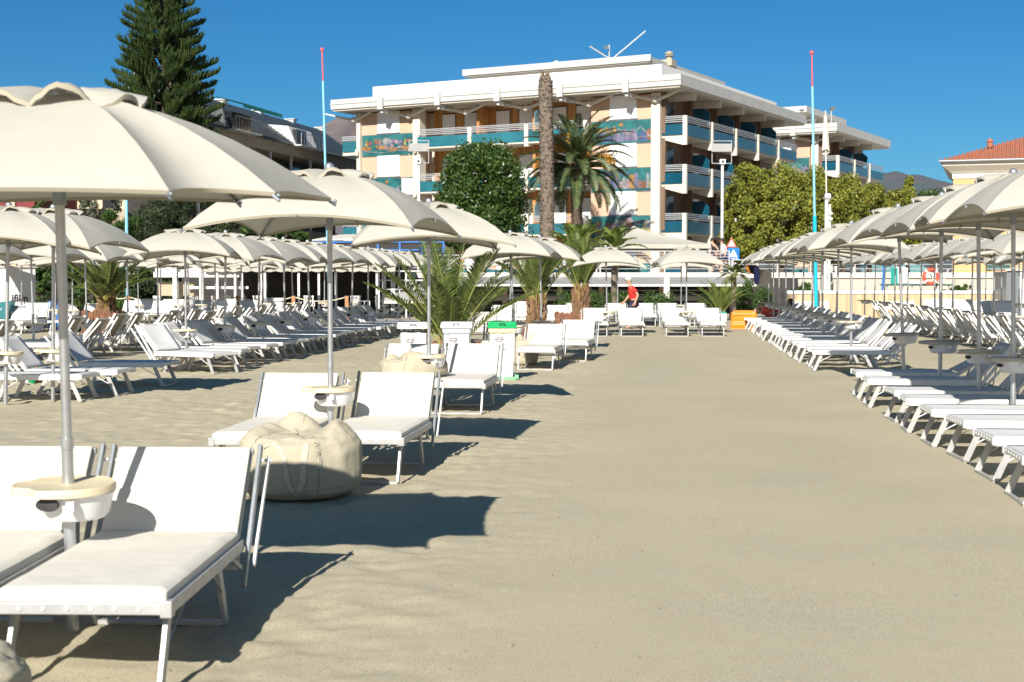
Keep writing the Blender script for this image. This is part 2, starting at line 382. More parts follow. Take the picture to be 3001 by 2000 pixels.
def square_panels(apex, zc, zm, half, power, n=14, m=9):
    # four panels, each spanning corner to corner with one long arched edge
    mb = MB()
    for k in range(4):
        a = math.pi/2*k
        def fn(s, t, a=a):
            q = 2*s-1; b = 1-q*q; x = half*(1-.03*b)-half*.0; y = q*half; r0 = .08; tt = r0+(1-r0)*t
            zr = zc+(zm-zc)*b; z = apex-(apex-zr)*(.80*tt**power+.20*tt**5)-.014*math.sin(math.pi*min(1, b*1.2))*math.sin(math.pi*tt)
            X_, Y_ = x*tt, y*tt; return (X_*math.cos(a)-Y_*math.sin(a), X_*math.sin(a)+Y_*math.cos(a), z)
        mb.grid(fn, n, m); vs = [fn(i/n, 1.0) for i in range(n+1)]
        mb.mi = 1; mb.add(vs+[(v[0]*.988, v[1]*.988, v[2]-.020) for v in vs], [(i, i+1, n+2+i, n+1+i) for i in range(n)]); mb.mi = 0
    return mb
SQ = []
for i in range(4):
    SQ += [(90*i, .931, 2.18), (90*i+45, 1.358, 2.07)]
def vent_mb(z0, r=.42):
    mb = MB(); K = 8
    for k in range(K):
        def fn(s, t, k=k):
            a = (k+s)*2*math.pi/K; b = math.sin(math.pi*s); rr = .03+(r-.03)*t*(1+.10*b); 
            z = z0+.035-(.10*t**2)+(.075+.02*math.sin(k*2.3))*b*t**1.3+.030*mnoise.noise(Vector((s*5+k*3.1, t*4, z0*3)))*t
            return (rr*math.cos(a), rr*math.sin(a), z)
        mb.grid(fn, 10, 5)
        vs = [fn(i/10, 1.0) for i in range(11)]
        mb.mi = 1; mb.add(vs+[(v[0]*.99, v[1]*.99, v[2]-.022) for v in vs], [(i, i+1, 12+i, 11+i) for i in range(10)]); mb.mi = 0
    return mb
def table_parts(root, z, grey=False, sc=1.0):
    lid = MB(); n = 40; cx, cy = -.06, .0
    def prof(k):
        t = 2*math.pi*k/n; r = .225*sc
        x = r*math.cos(t)*1.05; y = r*math.sin(t)*.95
        for ang in (2.6, -2.2):        # cup notches
            d = abs((t-ang+math.pi) % (2*math.pi)-math.pi)
            if d < .30: f = 1-.16*math.cos(d/.30*math.pi/2); x *= f; y *= f
        return x+cx*0-.02, y
    ring = [prof(k) for k in range(n)]
    vs = []; 
    for f, zz in ((.93, 0), (1, .004), (1, .030), (.975, .040), (.93, .036), (.05, .040)):
        vs += [(x*f, y*f, z+zz) for x, y in ring]
    fs = [(i*n+k, i*n+(k+1) % n, (i+1)*n+(k+1) % n, (i+1)*n+k) for i in range(5) for k in range(n)]
    lid.add(vs, fs+[tuple(range(n-1,-1,-1)), tuple(range(5*n, 6*n))])
    t = lid.build('table', M['plastic_grey'] if grey else M['plastic_cream'], root, smooth='auto')
    b = MB(); b.lathe([(.08*sc,-.125),(.125*sc,-.12),(.145*sc,-.10),(.168*sc,-.012),(.175*sc,.0)], 28, (.035, 0, z), 1.02, .92)
    # moulded rim boss and latch
    b.box((.05,-.205*sc,z-.055),(.085,-.165*sc,z-.012))
    bw = b.build('bowl', M['plastic_white'], t, smooth='auto')
    h = MB(); h.lathe([(.001,0),(.055,.002),(.055,.02),(.001,.022)], 18, (0,0,0), 1, .55)
    ho = h.build('cup_hole', M['black'], bw, smooth='auto', loc=(-.045*sc, -.150*sc, z-.035)); ho.rotation_euler = (R(78), 0, R(-12))
    if grey: ho.location = (-.13*sc, -.105*sc, z-.04); ho.scale = (.65, .65, 1); ho.rotation_euler = (R(78), 0, R(-48))
    return t
def make_umbrella(kind, detail=True):
    root = thing('beach_umbrella')
    up = .14 if kind == 'tall' else 0
    tips = [(a, r, z+up) for a, r, z in SQ]; apex = 2.58+up
    if kind == 'octagon':
        tips = []
        for i, (ra, rb) in enumerate(((1.22,1.24),(1.42,1.25),(1.25,1.30),(1.3,1.2))): tips += [(90*i+37-90, ra, 2.03), (90*i+61-90, rb, 2.03)]
        tips.append(tips.pop(0)) if False else None
        tips.sort()
        scal = [.05 if i % 2 else .09 for i in range(8)]
        d = (tips[1][0]-tips[0][0])
        scal = [(.05 if (tips[(i+1) % 8][0]-tips[i][0]) % 360 > 40 else .13) for i in range(8)]
        apex = 2.49
    else: scal = [.035]*8
    cp = canopy_panels(tips, apex, 1.95, scal) if kind == 'octagon' else square_panels(apex, 2.07+up, 2.18+up, .96, 1.8)
    cp.build('canopy', [M['canvas'], M['canvas_hem']], root, smooth=True, recalc=False)
    vent_mb(apex-.015, .37 if kind == 'octagon' else .36).build('vent_cap', [M['canvas'], M['canvas_hem']], root, smooth=True, recalc=False)
    tz = .80 if kind == 'tall' else .67
    lean = .0
    p = MB(); p.tube([(0,0,-.06),(0,0,tz+.22)], .0275, 14); p.tube([(0,0,tz+.20),(0,0,tz+.25)], .0305, 14); p.tube([(0,0,tz+.24),(0,0,apex-.03)], .0225, 14)
    p.build('pole', M['alu'], root, smooth='auto')
    c = MB(); c.tube([(0,0,apex-.50),(0,0,apex-.24)], .031, 14); c.tube([(0,0,apex-.24),(0,0,apex-.20)], .040, 14); c.build('collar', M['dark_alu'], root, smooth='auto')
    f = MB(); f.ball((0,0,apex+(.01 if kind == 'octagon' else .045)), .045, 8); f.tube([(0,0,apex-.1),(0,0,apex+.05)], .014, 8); f.build('finial', M['alu'], root, smooth=True)
    def rib(mb, a, r, z):
        ca, sa = math.cos(R(a)), math.sin(R(a)); pts = []
        for i in range(9):
            t = .03+(1.015-.03)*i/8; pts.append((ca*r*t, sa*r*t, apex-(apex-z)*t**1.95-.022))
        mb.tube(pts, .0075, 6); mb.ball((ca*r*1.012, sa*r*1.012, z-.014), .011 if r > 1 else .008, 6)
    if detail:
        for a, r, z in tips:
            m = MB(); rib(m, a, r, z); m.build('rib', M['dark_alu'], root, smooth='auto')
    else:
        m = MB()
        for a, r, z in tips: rib(m, a, r, z)
        m.build('rib_frame', M['dark_alu'], root, smooth='auto')
    table_parts(root, tz, grey=(kind == 'tall'), sc=1.12 if kind == 'tall' else 1.0)
    return root
# ------------------------------------------------------------ sun loungers
def cushion(mb, x0, x1, y0, y1, z0, z1, M4=None, sag=.006, seed=0):
    nx, ny = 14, 24; cx, cy = (x0+x1)/2, (y0+y1)/2; hx, hy = (x1-x0)/2, (y1-y0)/2; zm = (z0+z1)/2; hz = (z1-z0)/2; rd = min(hz, .017)
    def top(sgn):
        vs = []
        for j in range(ny+1):
            for i in range(nx+1):
                a = -1+2*i/nx; b = -1+2*j/ny
                a = math.copysign(1-(1-abs(a))**1.35, a); b = math.copysign(1-(1-abs(b))**1.35, b)
                x = a*hx; y = b*hy; ex = max(0, abs(x)-(hx-rd))/rd; ey = max(0, abs(y)-(hy-rd))/rd
                e = min(1, math.hypot(ex, ey)); z = hz-rd+rd*math.sqrt(max(0, 1-e*e))
                w = sag*mnoise.noise(Vector((x*4+seed, y*4, sgn)))+.5*sag*mnoise.noise(Vector((x*11, y*9+seed, sgn)))
                vs.append(Vector((cx+x, cy+y, zm+sgn*z+(w if sgn > 0 else 0)*(1-e))))
        return vs
    for sgn in (1, -1):
        vs = top(sgn); 
        if M4: vs = [M4@v for v in vs]
        fs = [(j*(nx+1)+i, j*(nx+1)+i+1, (j+1)*(nx+1)+i+1, (j+1)*(nx+1)+i) for j in range(ny) for i in range(nx)]
        if sgn < 0: fs = [f[::-1] for f in fs]
        mb.add(vs, fs)
        ring = list(range(nx+1))+[j*(nx+1)+nx for j in range(1, ny+1)]+[ny*(nx+1)+i for i in range(nx-1, -1, -1)]+[j*(nx+1) for j in range(ny-1, 0, -1)]
        if sgn > 0: up_ = [vs[i] for i in ring]
        else: lo_ = [vs[i] for i in ring]
    n = len(up_); mb.add(up_+lo_, [(n+k, n+(k+1) % n, (k+1) % n, k) for k in range(n)])
def make_lounger(kind, detail=True):
    """foot end at y=0, head towards +y, centred on x=0"""
    root = thing('sun_lounger'); padded = kind == 'padded'
    W = .348; zf = .345; L = 1.36
    ang = {'padded': 50, 'plain': 47, 'low': 28, 'steep': 58}[kind]; BL = .525 if padded else .62
    fm = M['alu_leg'] if padded else M['white']
    f = MB()
    rh = .025 if padded else .042
    for s in (-1, 1): f.box((s*W-.016, .02, zf-rh), (s*W+.016, L, zf+.03))
    f.box((-W+.02, .0, zf-.022), (W-.02, .028, zf+.026)); f.box((-W, L-.03, zf-.02), (W, L, zf+.01))
    for s in (-1, 1): f.box((s*W-.024, -.008, zf-.032), (s*W+.024, .05, zf+.034))
    fo = f.build('frame', fm, root, bevel=.004 if detail else 0)
    if detail:
        rv = MB()
        for i in range(6):
            x = -.24+.48*i/5; rv.lathe([(.0001,0),(.011,.001),(.009,.004),(.0001,.006)], 10)
            for k in range(40): 
                v = rv.v[-40+k]; rv.v[-40+k] = (x+v[0], -v[2], zf+v[1]+.002)
        rv.build('rivets', M['white'], fo, smooth=True)
    hinge = Matrix.Translation((0, L-.01, zf+.02))@Matrix.Rotation(R(ang), 4, 'X')
    if padded:
        c = MB(); cushion(c, -W+.004, W-.004, .014, L-.03, zf+.012, zf+.082, seed=1); c.build('seat_cushion', M['pad'], root, smooth=True, recalc=False)
        c = MB(); cushion(c, -W+.012, W-.012, .015, BL, .008, .06, hinge, seed=5); c.build('back_cushion', M['pad'], root, smooth=True, recalc=False)
    else:
        c = MB(); c.grid(lambda a, b: (-W+.01+2*(W-.01)*a, .02+(L-.04)*b, zf+.034-.016*math.sin(math.pi*a)**1*math.sin(math.pi*b)**.3), 8, 10)
        c.build('seat_sling', M['mesh_white'], root, smooth=True, solid=.006)
        c = MB(); c.grid(lambda a, b: hinge@Vector((-W+.03+2*(W-.03)*a, .02+(BL-.03)*b, .022-.02*math.sin(math.pi*a)*math.sin(math.pi*b)**.5)), 8, 8)
        c.build('back_sling', M['mesh_white'], root, smooth=True, solid=.003)
        c = MB(); c.grid(lambda a, b: hinge@Vector((-W+.03+2*(W-.03)*a, .02+(BL-.03)*b, .014-.02*math.sin(math.pi*a)*math.sin(math.pi*b)**.5)), 8, 8)
        c.build('back_lining', M['mesh_back'], root, smooth=True, solid=.003)
    b = MB()
    for s in (-1, 1): b.bar(hinge@Vector((s*(W-.02), 0, 0)), hinge@Vector((s*(W-.02), BL, 0)), .026, .034)
    b.bar(hinge@Vector((-W, BL, 0)), hinge@Vector((W, BL, 0)), .03, .03)
    b.build('backrest_frame', fm, root, bevel=.004 if detail else 0)
    # swinging bars of the folded sun hood, one dark and one white on each side
    hy, hz = L-.10, .16
    e = hinge@Vector((0, BL, 0))
    for s in (-1, 1):
        h = MB(); x = s*(W+.030); h.bar((x, hy+.02, hz), (x, e.y+.03, e.z+.03), .020, .040)
        h.build('hood_bar', M['dark_alu'] if padded else M['white'], root, bevel=.003 if detail else 0)
        h = MB(); x = s*(W+.058); h.bar((x, hy+.13, hz+.08), (x, e.y+.10, e.z-.04), .014, .030)
        h.tube([(x-s*.05, e.y+.095, e.z-.055), (x+s*.02, e.y+.095, e.z-.055)], .009, 8)
        h.build('hood_arm', M['white'], root, bevel=.003 if detail else 0)
    # legs: splayed front pair joined by a foot bar, rear pair
    for yt, yb in ((.17, .03), (1.02, 1.17)):
        for s in (-1, 1):
            l = MB(); l.bar((s*(W-.035), yt, zf-.02), (s*(W-.035), yb, .012), .055, .022, (1,0,0)); l.build('leg', M['alu_leg'], root, bevel=.003 if detail else 0)
        l = MB(); l.bar((-W+.035, yb, .012), (W-.035, yb, .012), .034, .022); l.build('foot_bar', M['alu_leg'], root)
    for s in (-1, 1):
        for ya, yb in ((.42, .115), (.80, 1.085)):
            br = MB(); br.tube([(s*(W-.015), ya, zf-.01), (s*(W-.030), yb, .17)], .006, 6); br.build('brace', M['dark_alu'] if padded else M['white'], root)
    # prop under the backrest
    pr = MB(); pe = hinge@Vector((0, BL*.62, -.01))
    for s in (-1, 1): pr.bar((s*(W-.06), pe.y, pe.z), (s*(W-.06), L+.18, .20), .012, .022)
    pr.bar((-W+.06, L+.18, .20), (W-.06, L+.18, .20), .02, .02); 
    for s in (-1, 1): pr.bar((s*(W-.04), L+.18, .20), (s*(W-.04), L-.15, zf-.01), .012, .02)
    pr.build('backrest_prop', M['alu_leg'], root)
    return root
# prototypes: the first placement uses the prototype itself
class Proto:
    def __init__(s, root, cat): s.root = root; s.used = False; s.cat = cat; root['category'] = cat
    def place(s, loc, rz, label, group, tilt=(0, 0)):
        if not s.used:
            if s.root.name not in KIDS: 
                def rec(p): return [(c, rec(c)) for c in kids(p)]
                KIDS[s.root.name] = rec(s.root)
            s.used = True; o = s.root; o.location = loc; o['label'] = label; o['group'] = group; LABELS[label] = LABELS.get(label, 0)+1
        else: o = copy_tree(s.root, loc, 0, label, group)
        o.rotation_euler = (tilt[0], tilt[1], rz); return o
BLK = {}
U_sq = Proto(make_umbrella('square'), 'beach umbrella'); U_oct = Proto(make_umbrella('octagon'), 'beach umbrella')
U_tall = Proto(make_umbrella('tall'), 'beach umbrella'); U_far = Proto(make_umbrella('square', False), 'beach umbrella'); U_tallfar = Proto(make_umbrella('tall', False), 'beach umbrella')
L_pad = Proto(make_lounger('padded'), 'sun lounger'); L_plain = Proto(make_lounger('plain'), 'sun lounger')
L_low = Proto(make_lounger('low', False), 'sun lounger'); L_steep = Proto(make_lounger('steep', False), 'sun lounger'); L_farp = Proto(make_lounger('plain', False), 'sun lounger')
rnd = random.Random(11)
G_A = 'cream umbrellas of the row beside the sand aisle, left'; 
# ---- U: row just left of the open sand lane
def umb(pr, px, Y, rz, label, group, tilt=None):
    if tilt is None: tilt = (R(rnd.uniform(-1.6,1.6)), R(rnd.uniform(-1.6,1.6)))
    return pr.place((X(px, Y), Y, 0), R(rz), label, group, tilt)
gU = 'umbrellas along the left edge of the open sand'
umb(U_oct, 200, 6.58, 0, 'big cream umbrella filling the upper left, nearest to the camera', gU, (R(2.2), R(-.3)))
umb(U_sq, 967, 12.44, -9, 'cream umbrella behind the large beige bean bag, its pole mid-left', gU, (0, R(0)))
umb(U_sq, 1257, 17.8, 7, 'cream umbrella whose pole rises between the waste bins', gU, (0, 0))
umb(U_sq, 1508, 29.2, -10, 'cream umbrella over the bean bag beyond the green-lidded bin', gU, (R(-1), R(-2.2)))
umb(U_sq, 1588, 32.5, -6, 'cream umbrella half hidden behind another, in front of the middle beach palm', gU, (0, R(-1)))
umb(U_sq, 1781, 42, -4, 'cream umbrella in front of the man in red, left of the far pair', 'umbrellas at the end of the open sand', (0, R(-1.4)))
umb(U_sq, 2012, 42.5, 3, 'cream umbrella at the end of the open sand, right of the man in red', 'umbrellas at the end of the open sand', (0, 0))
umb(U_far, 1810, 53, 3, 'farther cream umbrella showing behind the one by the man in red', 'umbrellas at the end of the open sand')
umb(U_far, 1996, 53, 6, 'farther cream umbrella peeking out behind the far right one of the open sand', 'umbrellas at the end of the open sand')
umb(U_far, 1495, 50, 3, 'small far cream umbrella behind the middle beach palm', 'umbrellas at the end of the open sand')
# ---- loungers of the same row
def lng(pr, x, y, hd, label, group, z=0, tilt=(0,0)):
    # x,y: centre of the foot end, hd: direction foot->head measured clockwise from +Y in degrees
    return pr.place((x, y, z), R(-hd), label, group, tilt)
gL = 'padded loungers along the left edge of the open sand'
lng(L_pad, -2.52, 5.62, 1, 'white padded lounger cut by the left edge, left of the nearest umbrella pole', gL)
lng(L_pad, -1.715, 5.58, 1.5, 'large white padded lounger in the lower left corner, nearest of all', gL)
lng(L_pad, -2.07, 11.35, 5, 'white padded lounger left of the second pole, behind the large bean bag', gL)
lng(L_pad, -1.235, 11.42, 6.5, 'white padded lounger touching the right side of the large beige bean bag', gL)
lng(L_pad, -1.48, 17.3, 6, 'white padded lounger behind the crumpled second bean bag', gL)
lng(L_pad, -.69, 17.35, 6.5, 'white padded lounger in front of the green-lidded waste bin', gL)
lng(L_pad, .42, 25.8, 8, 'white padded lounger right of the small bean bag beside the bins', gL)
lng(L_pad, 1.17, 28.6, 9, 'white padded lounger partly hidden, right of the one by the small bean bag', gL)
lng(L_pad, X(1455, 28), 28, 4, 'white lounger mostly hidden behind the green-lidded bin', gL)
gF = 'white loungers at the end of the open sand'
for px, lab in ((1747, 'white lounger at the lane end, first from the left of the front four'), (1853, 'white lounger at the lane end in front of the man in red'), (1986, 'white lounger at the lane end, third from the left of the front four'), (2091, 'white lounger at the lane end, last on the right of the front four')):
    lng(L_pad, X(px, 41.2), 41.2, 2, lab, gF)
for px, lab in ((1690, 'white lounger in the back pair, next to the brown picket planter'), (1812, 'white lounger back row, hiding the legs of the man in red'), (1895, 'white lounger back row, just left of the dark planter boxes'), (1965, 'white lounger back row, just right of the dark planter boxes'), (2050, 'white lounger back row, before the white cool box')):
    lng(L_pad, X(px, 50), 50, 2, lab, gF)
gM = 'white loungers around the beach palms'
for i, (px, Y, hd) in enumerate(((1400,36,3),(1330,36.5,-3),(1630,46,3),(1545,47,0),(1470,46,2),(1290,42,4))):
    lng(L_steep if i % 2 else L_pad, X(px, Y), Y, hd, ['white lounger backrest showing between the two nearest bins','white lounger behind the middle waste bin, under the big palm','white lounger by the small picket fence of the third palm','white lounger behind the stubby trunk of the second palm','white lounger under the far small umbrella behind the palms','white lounger back in the shade left of the big beach palm'][i], gM)
# ---- left block: two lines back to back
def ordl(i): return ORD[i]
hA = 90+6.2
gA = 'umbrellas of the left block, line facing the sand'
YA = [19.2]+[26.9+2.34*i for i in range(9)]+[48.0, 50.4]
for i, Y in enumerate(YA):
    v = -9.1; x, y = X(1954+4168*v/Y if i else 150, Y), Y
    pr = U_sq if i < 6 else U_far
    pr.place((x, y, 0), R(rnd.uniform(-12, 8)), '%s cream umbrella in the line of the left block that borders the open sand' % ordl(i).capitalize(), gA, (R(rnd.uniform(-1.5,1.5)), R(rnd.uniform(-1.5,2.5))))
gLA = 'loungers of the left block with feet to the open sand'
k = 0
for Y in [18.5, 19.5, 21.3, 24.0]+[25.2+1.06*i for i in range(19)]:
    v = -7.75+rnd.uniform(-.12,.12); x, y = UV(0, v); u = Y/math.cos(PHI); x, y = UV(u, v)
    y += 1.0*0
    hd = 180+90+rnd.uniform(-4, 5) if k != 3 else 300   # head towards -v
    hd += 6.2 if k != 3 else 0
    pr = L_plain if k < 12 else L_farp
    lng(pr, x, y, hd, '%s white lounger of the left block lying with its feet towards the open sand' % ordl(k).capitalize(), gLA); k += 1
gB = 'umbrellas of the left block, inner line'
for i, Y in enumerate([16.9, 27.2, 30.3, 33.1, 35.6, 37.7, 40.2, 42.6, 45.0, 47.4]):
    v = -13.5; x, y = X(1954+4168*v/Y if i else 10, Y if i else 18.6), (Y if i else 18.6)
    (U_sq if i < 3 else U_far).place((x, y, 0), R(rnd.uniform(-10, 10)), '%s cream umbrella in the inner line of the left block' % ordl(i).capitalize(), gB, (R(rnd.uniform(-1.5,1.5)), R(rnd.uniform(-1.5,1.5))))
gLB = 'loungers of the left block seen from behind'
k = 0
for Y in [23.2, 24.6]+[27.3+1.25*i for i in range(16)]:
    u = Y/math.cos(PHI); x, y = UV(u, -13.6+rnd.uniform(-.12,.12)); hd = 90+6.2+rnd.uniform(-5, 5)
    lng(L_steep if k % 3 else L_farp, x, y, hd, '%s lounger of the left block showing the beige back of its raised headrest' % ordl(k).capitalize(), gLB); k += 1
gLC = 'white loungers of the back row before the terrace'
for k, (px, Y) in enumerate(((28,43),(70,44),(172,44),(232,43),(432,52),(490,52),(562,54),(635,53),(700,55),(395,53),(345,54),(790,56))):
    lng(L_steep if k % 2 else L_farp, X(px, Y), Y, rnd.uniform(-5,5), '%s white lounger counted from the left in the back row before the terrace' % ('Leftmost' if k == 0 else ORD[sorted([28,70,172,232,432,490,562,635,700,395,345,790]).index(px)].capitalize()), gLC)
gUC = 'umbrellas of the back row before the terrace'
for k, (px, Y) in enumerate(sorted([(60,46),(160,45),(210,44),(405,53),(470,55),(520,53),(590,54),(660,56),(780,57),(860,58),(950,58),(1030,58)])):
    U_far.place((X(px, Y), Y, 0), R(rnd.uniform(-12,12)), '%s cream umbrella from the left in the back row before the terrace' % ('Leftmost' if k == 0 else ORD[k].capitalize()), gUC, (R(rnd.uniform(-2,2)), R(rnd.uniform(-2,2))))
# ---- right block
gR = 'umbrellas of the right block, line beside the open sand'
YR = [12.9, 14.8, 16.4, 18.8, 21.6]+[27.9+2.55*i for i in range(10)]
for i, Y in enumerate(YR):
    pr = U_tall if i < 8 else U_tallfar
    v = 3.63; x = X(1954+4168*v/Y, Y)
    pr.place((x, Y, 0), R(-6+rnd.uniform(-7, 5)), '%s cream umbrella of the right block in the line edging the open sand' % ordl(i).capitalize(), gR, (R(rnd.uniform(-1,1)), R(rnd.uniform(-1.4,1.2)) if i != 4 else R(-2.6)))
gLR = 'loungers of the right block with feet to the open sand'
k = 0
for Y in [10.85, 12.1, 13.4, 14.5, 15.8, 16.9, 18.8, 20.2]+[26.2+1.27*i for i in range(20)]:
    u = Y/math.cos(PHI); v = 2.62+rnd.uniform(-.05,.05); x, y = UV(u, v); hd = 90+6.2+rnd.uniform(-3, 4)
    lng((L_low if k in (7,) else L_plain) if k < 14 else L_farp, x, y, hd, '%s white lounger of the right block lying with its feet towards the open sand' % ordl(k).capitalize(), gLR); k += 1
gS = 'umbrellas of the right block, second line'
for i, Y in enumerate([32.0+2.5*i for i in range(11)]):
    v = 7.95; x = X(1954+4168*v/Y, Y)
    (U_tall if i < 2 else U_tallfar).place((x, Y, 0), R(rnd.uniform(-10,8)), '%s cream umbrella in the second line of the right block' % ordl(i).capitalize(), gS, (R(rnd.uniform(-1.5,1.5)), R(rnd.uniform(-1.5,1.5))))
gLS = 'loungers of the right block seen from behind'
for k in range(18):
    Y = 27.5+1.3*k; u = Y/math.cos(PHI); x, y = UV(u, 8.9+rnd.uniform(-.1,.1)); hd = 270+6.2+rnd.uniform(-5,5)
    lng(L_steep if k % 2 else L_farp, x, y, hd, '%s lounger of the right block showing the beige back of its raised headrest' % ordl(k).capitalize(), gLS)
gT = 'umbrellas of the right block, third line'
for i, Y in enumerate([40.5+2.6*i for i in range(6)]):
    v = 12.0; x = X(1954+4168*v/Y, Y)
    U_tallfar.place((x, Y, 0), R(rnd.uniform(-10,10)), '%s cream umbrella in the third line of the right block' % ordl(i).capitalize(), gT, (R(rnd.uniform(-1.5,1.5)), R(rnd.uniform(-1.5,1.5))))
for k, (px, Y) in enumerate(((2785,52),(2800,54),(2868,52),(2945,50),(2990,49))):
    lng(L_steep, X(px, Y), Y, rnd.uniform(-4,4), '%s white lounger from the left before the reed fence' % ('Leftmost' if k == 0 else ORD[k].capitalize()), 'white loungers before the reed fence')
# ------------------------------------------------------------ promenade, street, hills
DZ = 2.0; PY = 70.0
m = MB(); m.box((-160, PY+.9, -1.2), (170, PY+9, DZ)); struct(m.build('promenade', M['concrete'], bevel=0))
m = MB(); m.box((-900, PY+9, -1), (900, 900, DZ-.12)); struct(m.build('street', M['concrete']))
def fascia():
    r = thing('terrace_wall', (0, PY, 0), 0, 'long cream parapet band of the promenade above the beach club', 'wall')
    a = MB(); a.box((X(1160,PY), -.05, 1.72), (70, .9, 2.0)); a.build('coping', M['concrete_lt'], r, bevel=.03)
    a = MB(); a.box((9.5, .05, 1.0), (70, .85, 1.72)); a.build('face', M['concrete'], r)
    for k in range(15):
        b = MB(); b.box((9.8+3*k, .035, 1.02), (9.83+3*k, .06, 1.71)); b.build('panel_joint', M['seam'], r)
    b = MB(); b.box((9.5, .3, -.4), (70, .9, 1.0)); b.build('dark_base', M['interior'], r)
fascia()
# railing on the promenade
def railing(x0, x1, y, z, label, nbar=4, step=1.9, h=1.05):
    r = thing('railing', ((x0+x1)/2, y, z), 0, label, 'railing', 'promenade railings'); L = (x1-x0)/2
    n = max(1, round(2*L/step))
    for i in range(n+1):
        x = -L+2*L*i/n; b = MB(); b.box((x-.03, -.03, 0), (x+.03, .03, h)); b.build('post', M['rail'], r)
    for k in range(nbar):
        zz = h-(h-.18)*k/(nbar-1); b = MB(); b.tube([(-L, 0, zz), (L, 0, zz)], .03 if k == 0 else .017, 6); b.build('rail', M['rail'], r)
railing(X(1380,PY), X(2140,PY), PY+.35, DZ, 'white metal railing of horizontal bars on the promenade behind the red-shirted man', 7, 3.2)
railing(X(2150,PY), X(2990,PY), PY+.35, DZ, 'thin grey railing on the promenade above the cream wall at right', 3, 2.0, .62)
railing(X(640,PY), X(1370,PY), PY+.35, DZ+.05, 'pale metal railing over the terrace awning left of centre', 4, 2.5, .8)
# hills
def hill(name, pts, mt, depth, d0):
    mb = MB(); n = len(pts); rg = random.Random(5)
    xs = np.linspace(0, n-1, 90); rows = []
    for j in range(9):
        t = j/8
        for x in xs:
            i = min(int(x), n-2); f = x-i; px = pts[i][0]*(1-f)+pts[i+1][0]*f; py = pts[i][1]*(1-f)+pts[i+1][1]*f
            p = P(px, py, d0); z = p.z*(t**.8)+mnoise.noise(Vector((p.x*.02, t*4, 1)))*6*t*(1-t)*4+(mnoise.noise(Vector((p.x*.09, t*9, 3))))*2.2
            rows.append((p.x, d0-depth*(1-t), z))
    nx = len(xs); fs = [(j*nx+i, j*nx+i+1, (j+1)*nx+i+1, (j+1)*nx+i) for j in range(8) for i in range(nx-1)]
    mb.add(rows, fs); struct(mb.build(name, mt, smooth=True))
hill('hills', [(2350,640),(2450,590),(2530,535),(2590,505),(2620,503),(2660,511),(2700,513),(2740,530),(2790,535),(2850,520),(2950,545),(3100,560),(3300,600)], M['hill'], 500, 1500)
hill('mountain', [(600,520),(750,450),(900,385),(960,360),(985,348),(1005,343),(1020,346),(1035,352),(1060,372),(1150,400),(1400,500),(1700,600)], M['mountain'], 600, 1900)
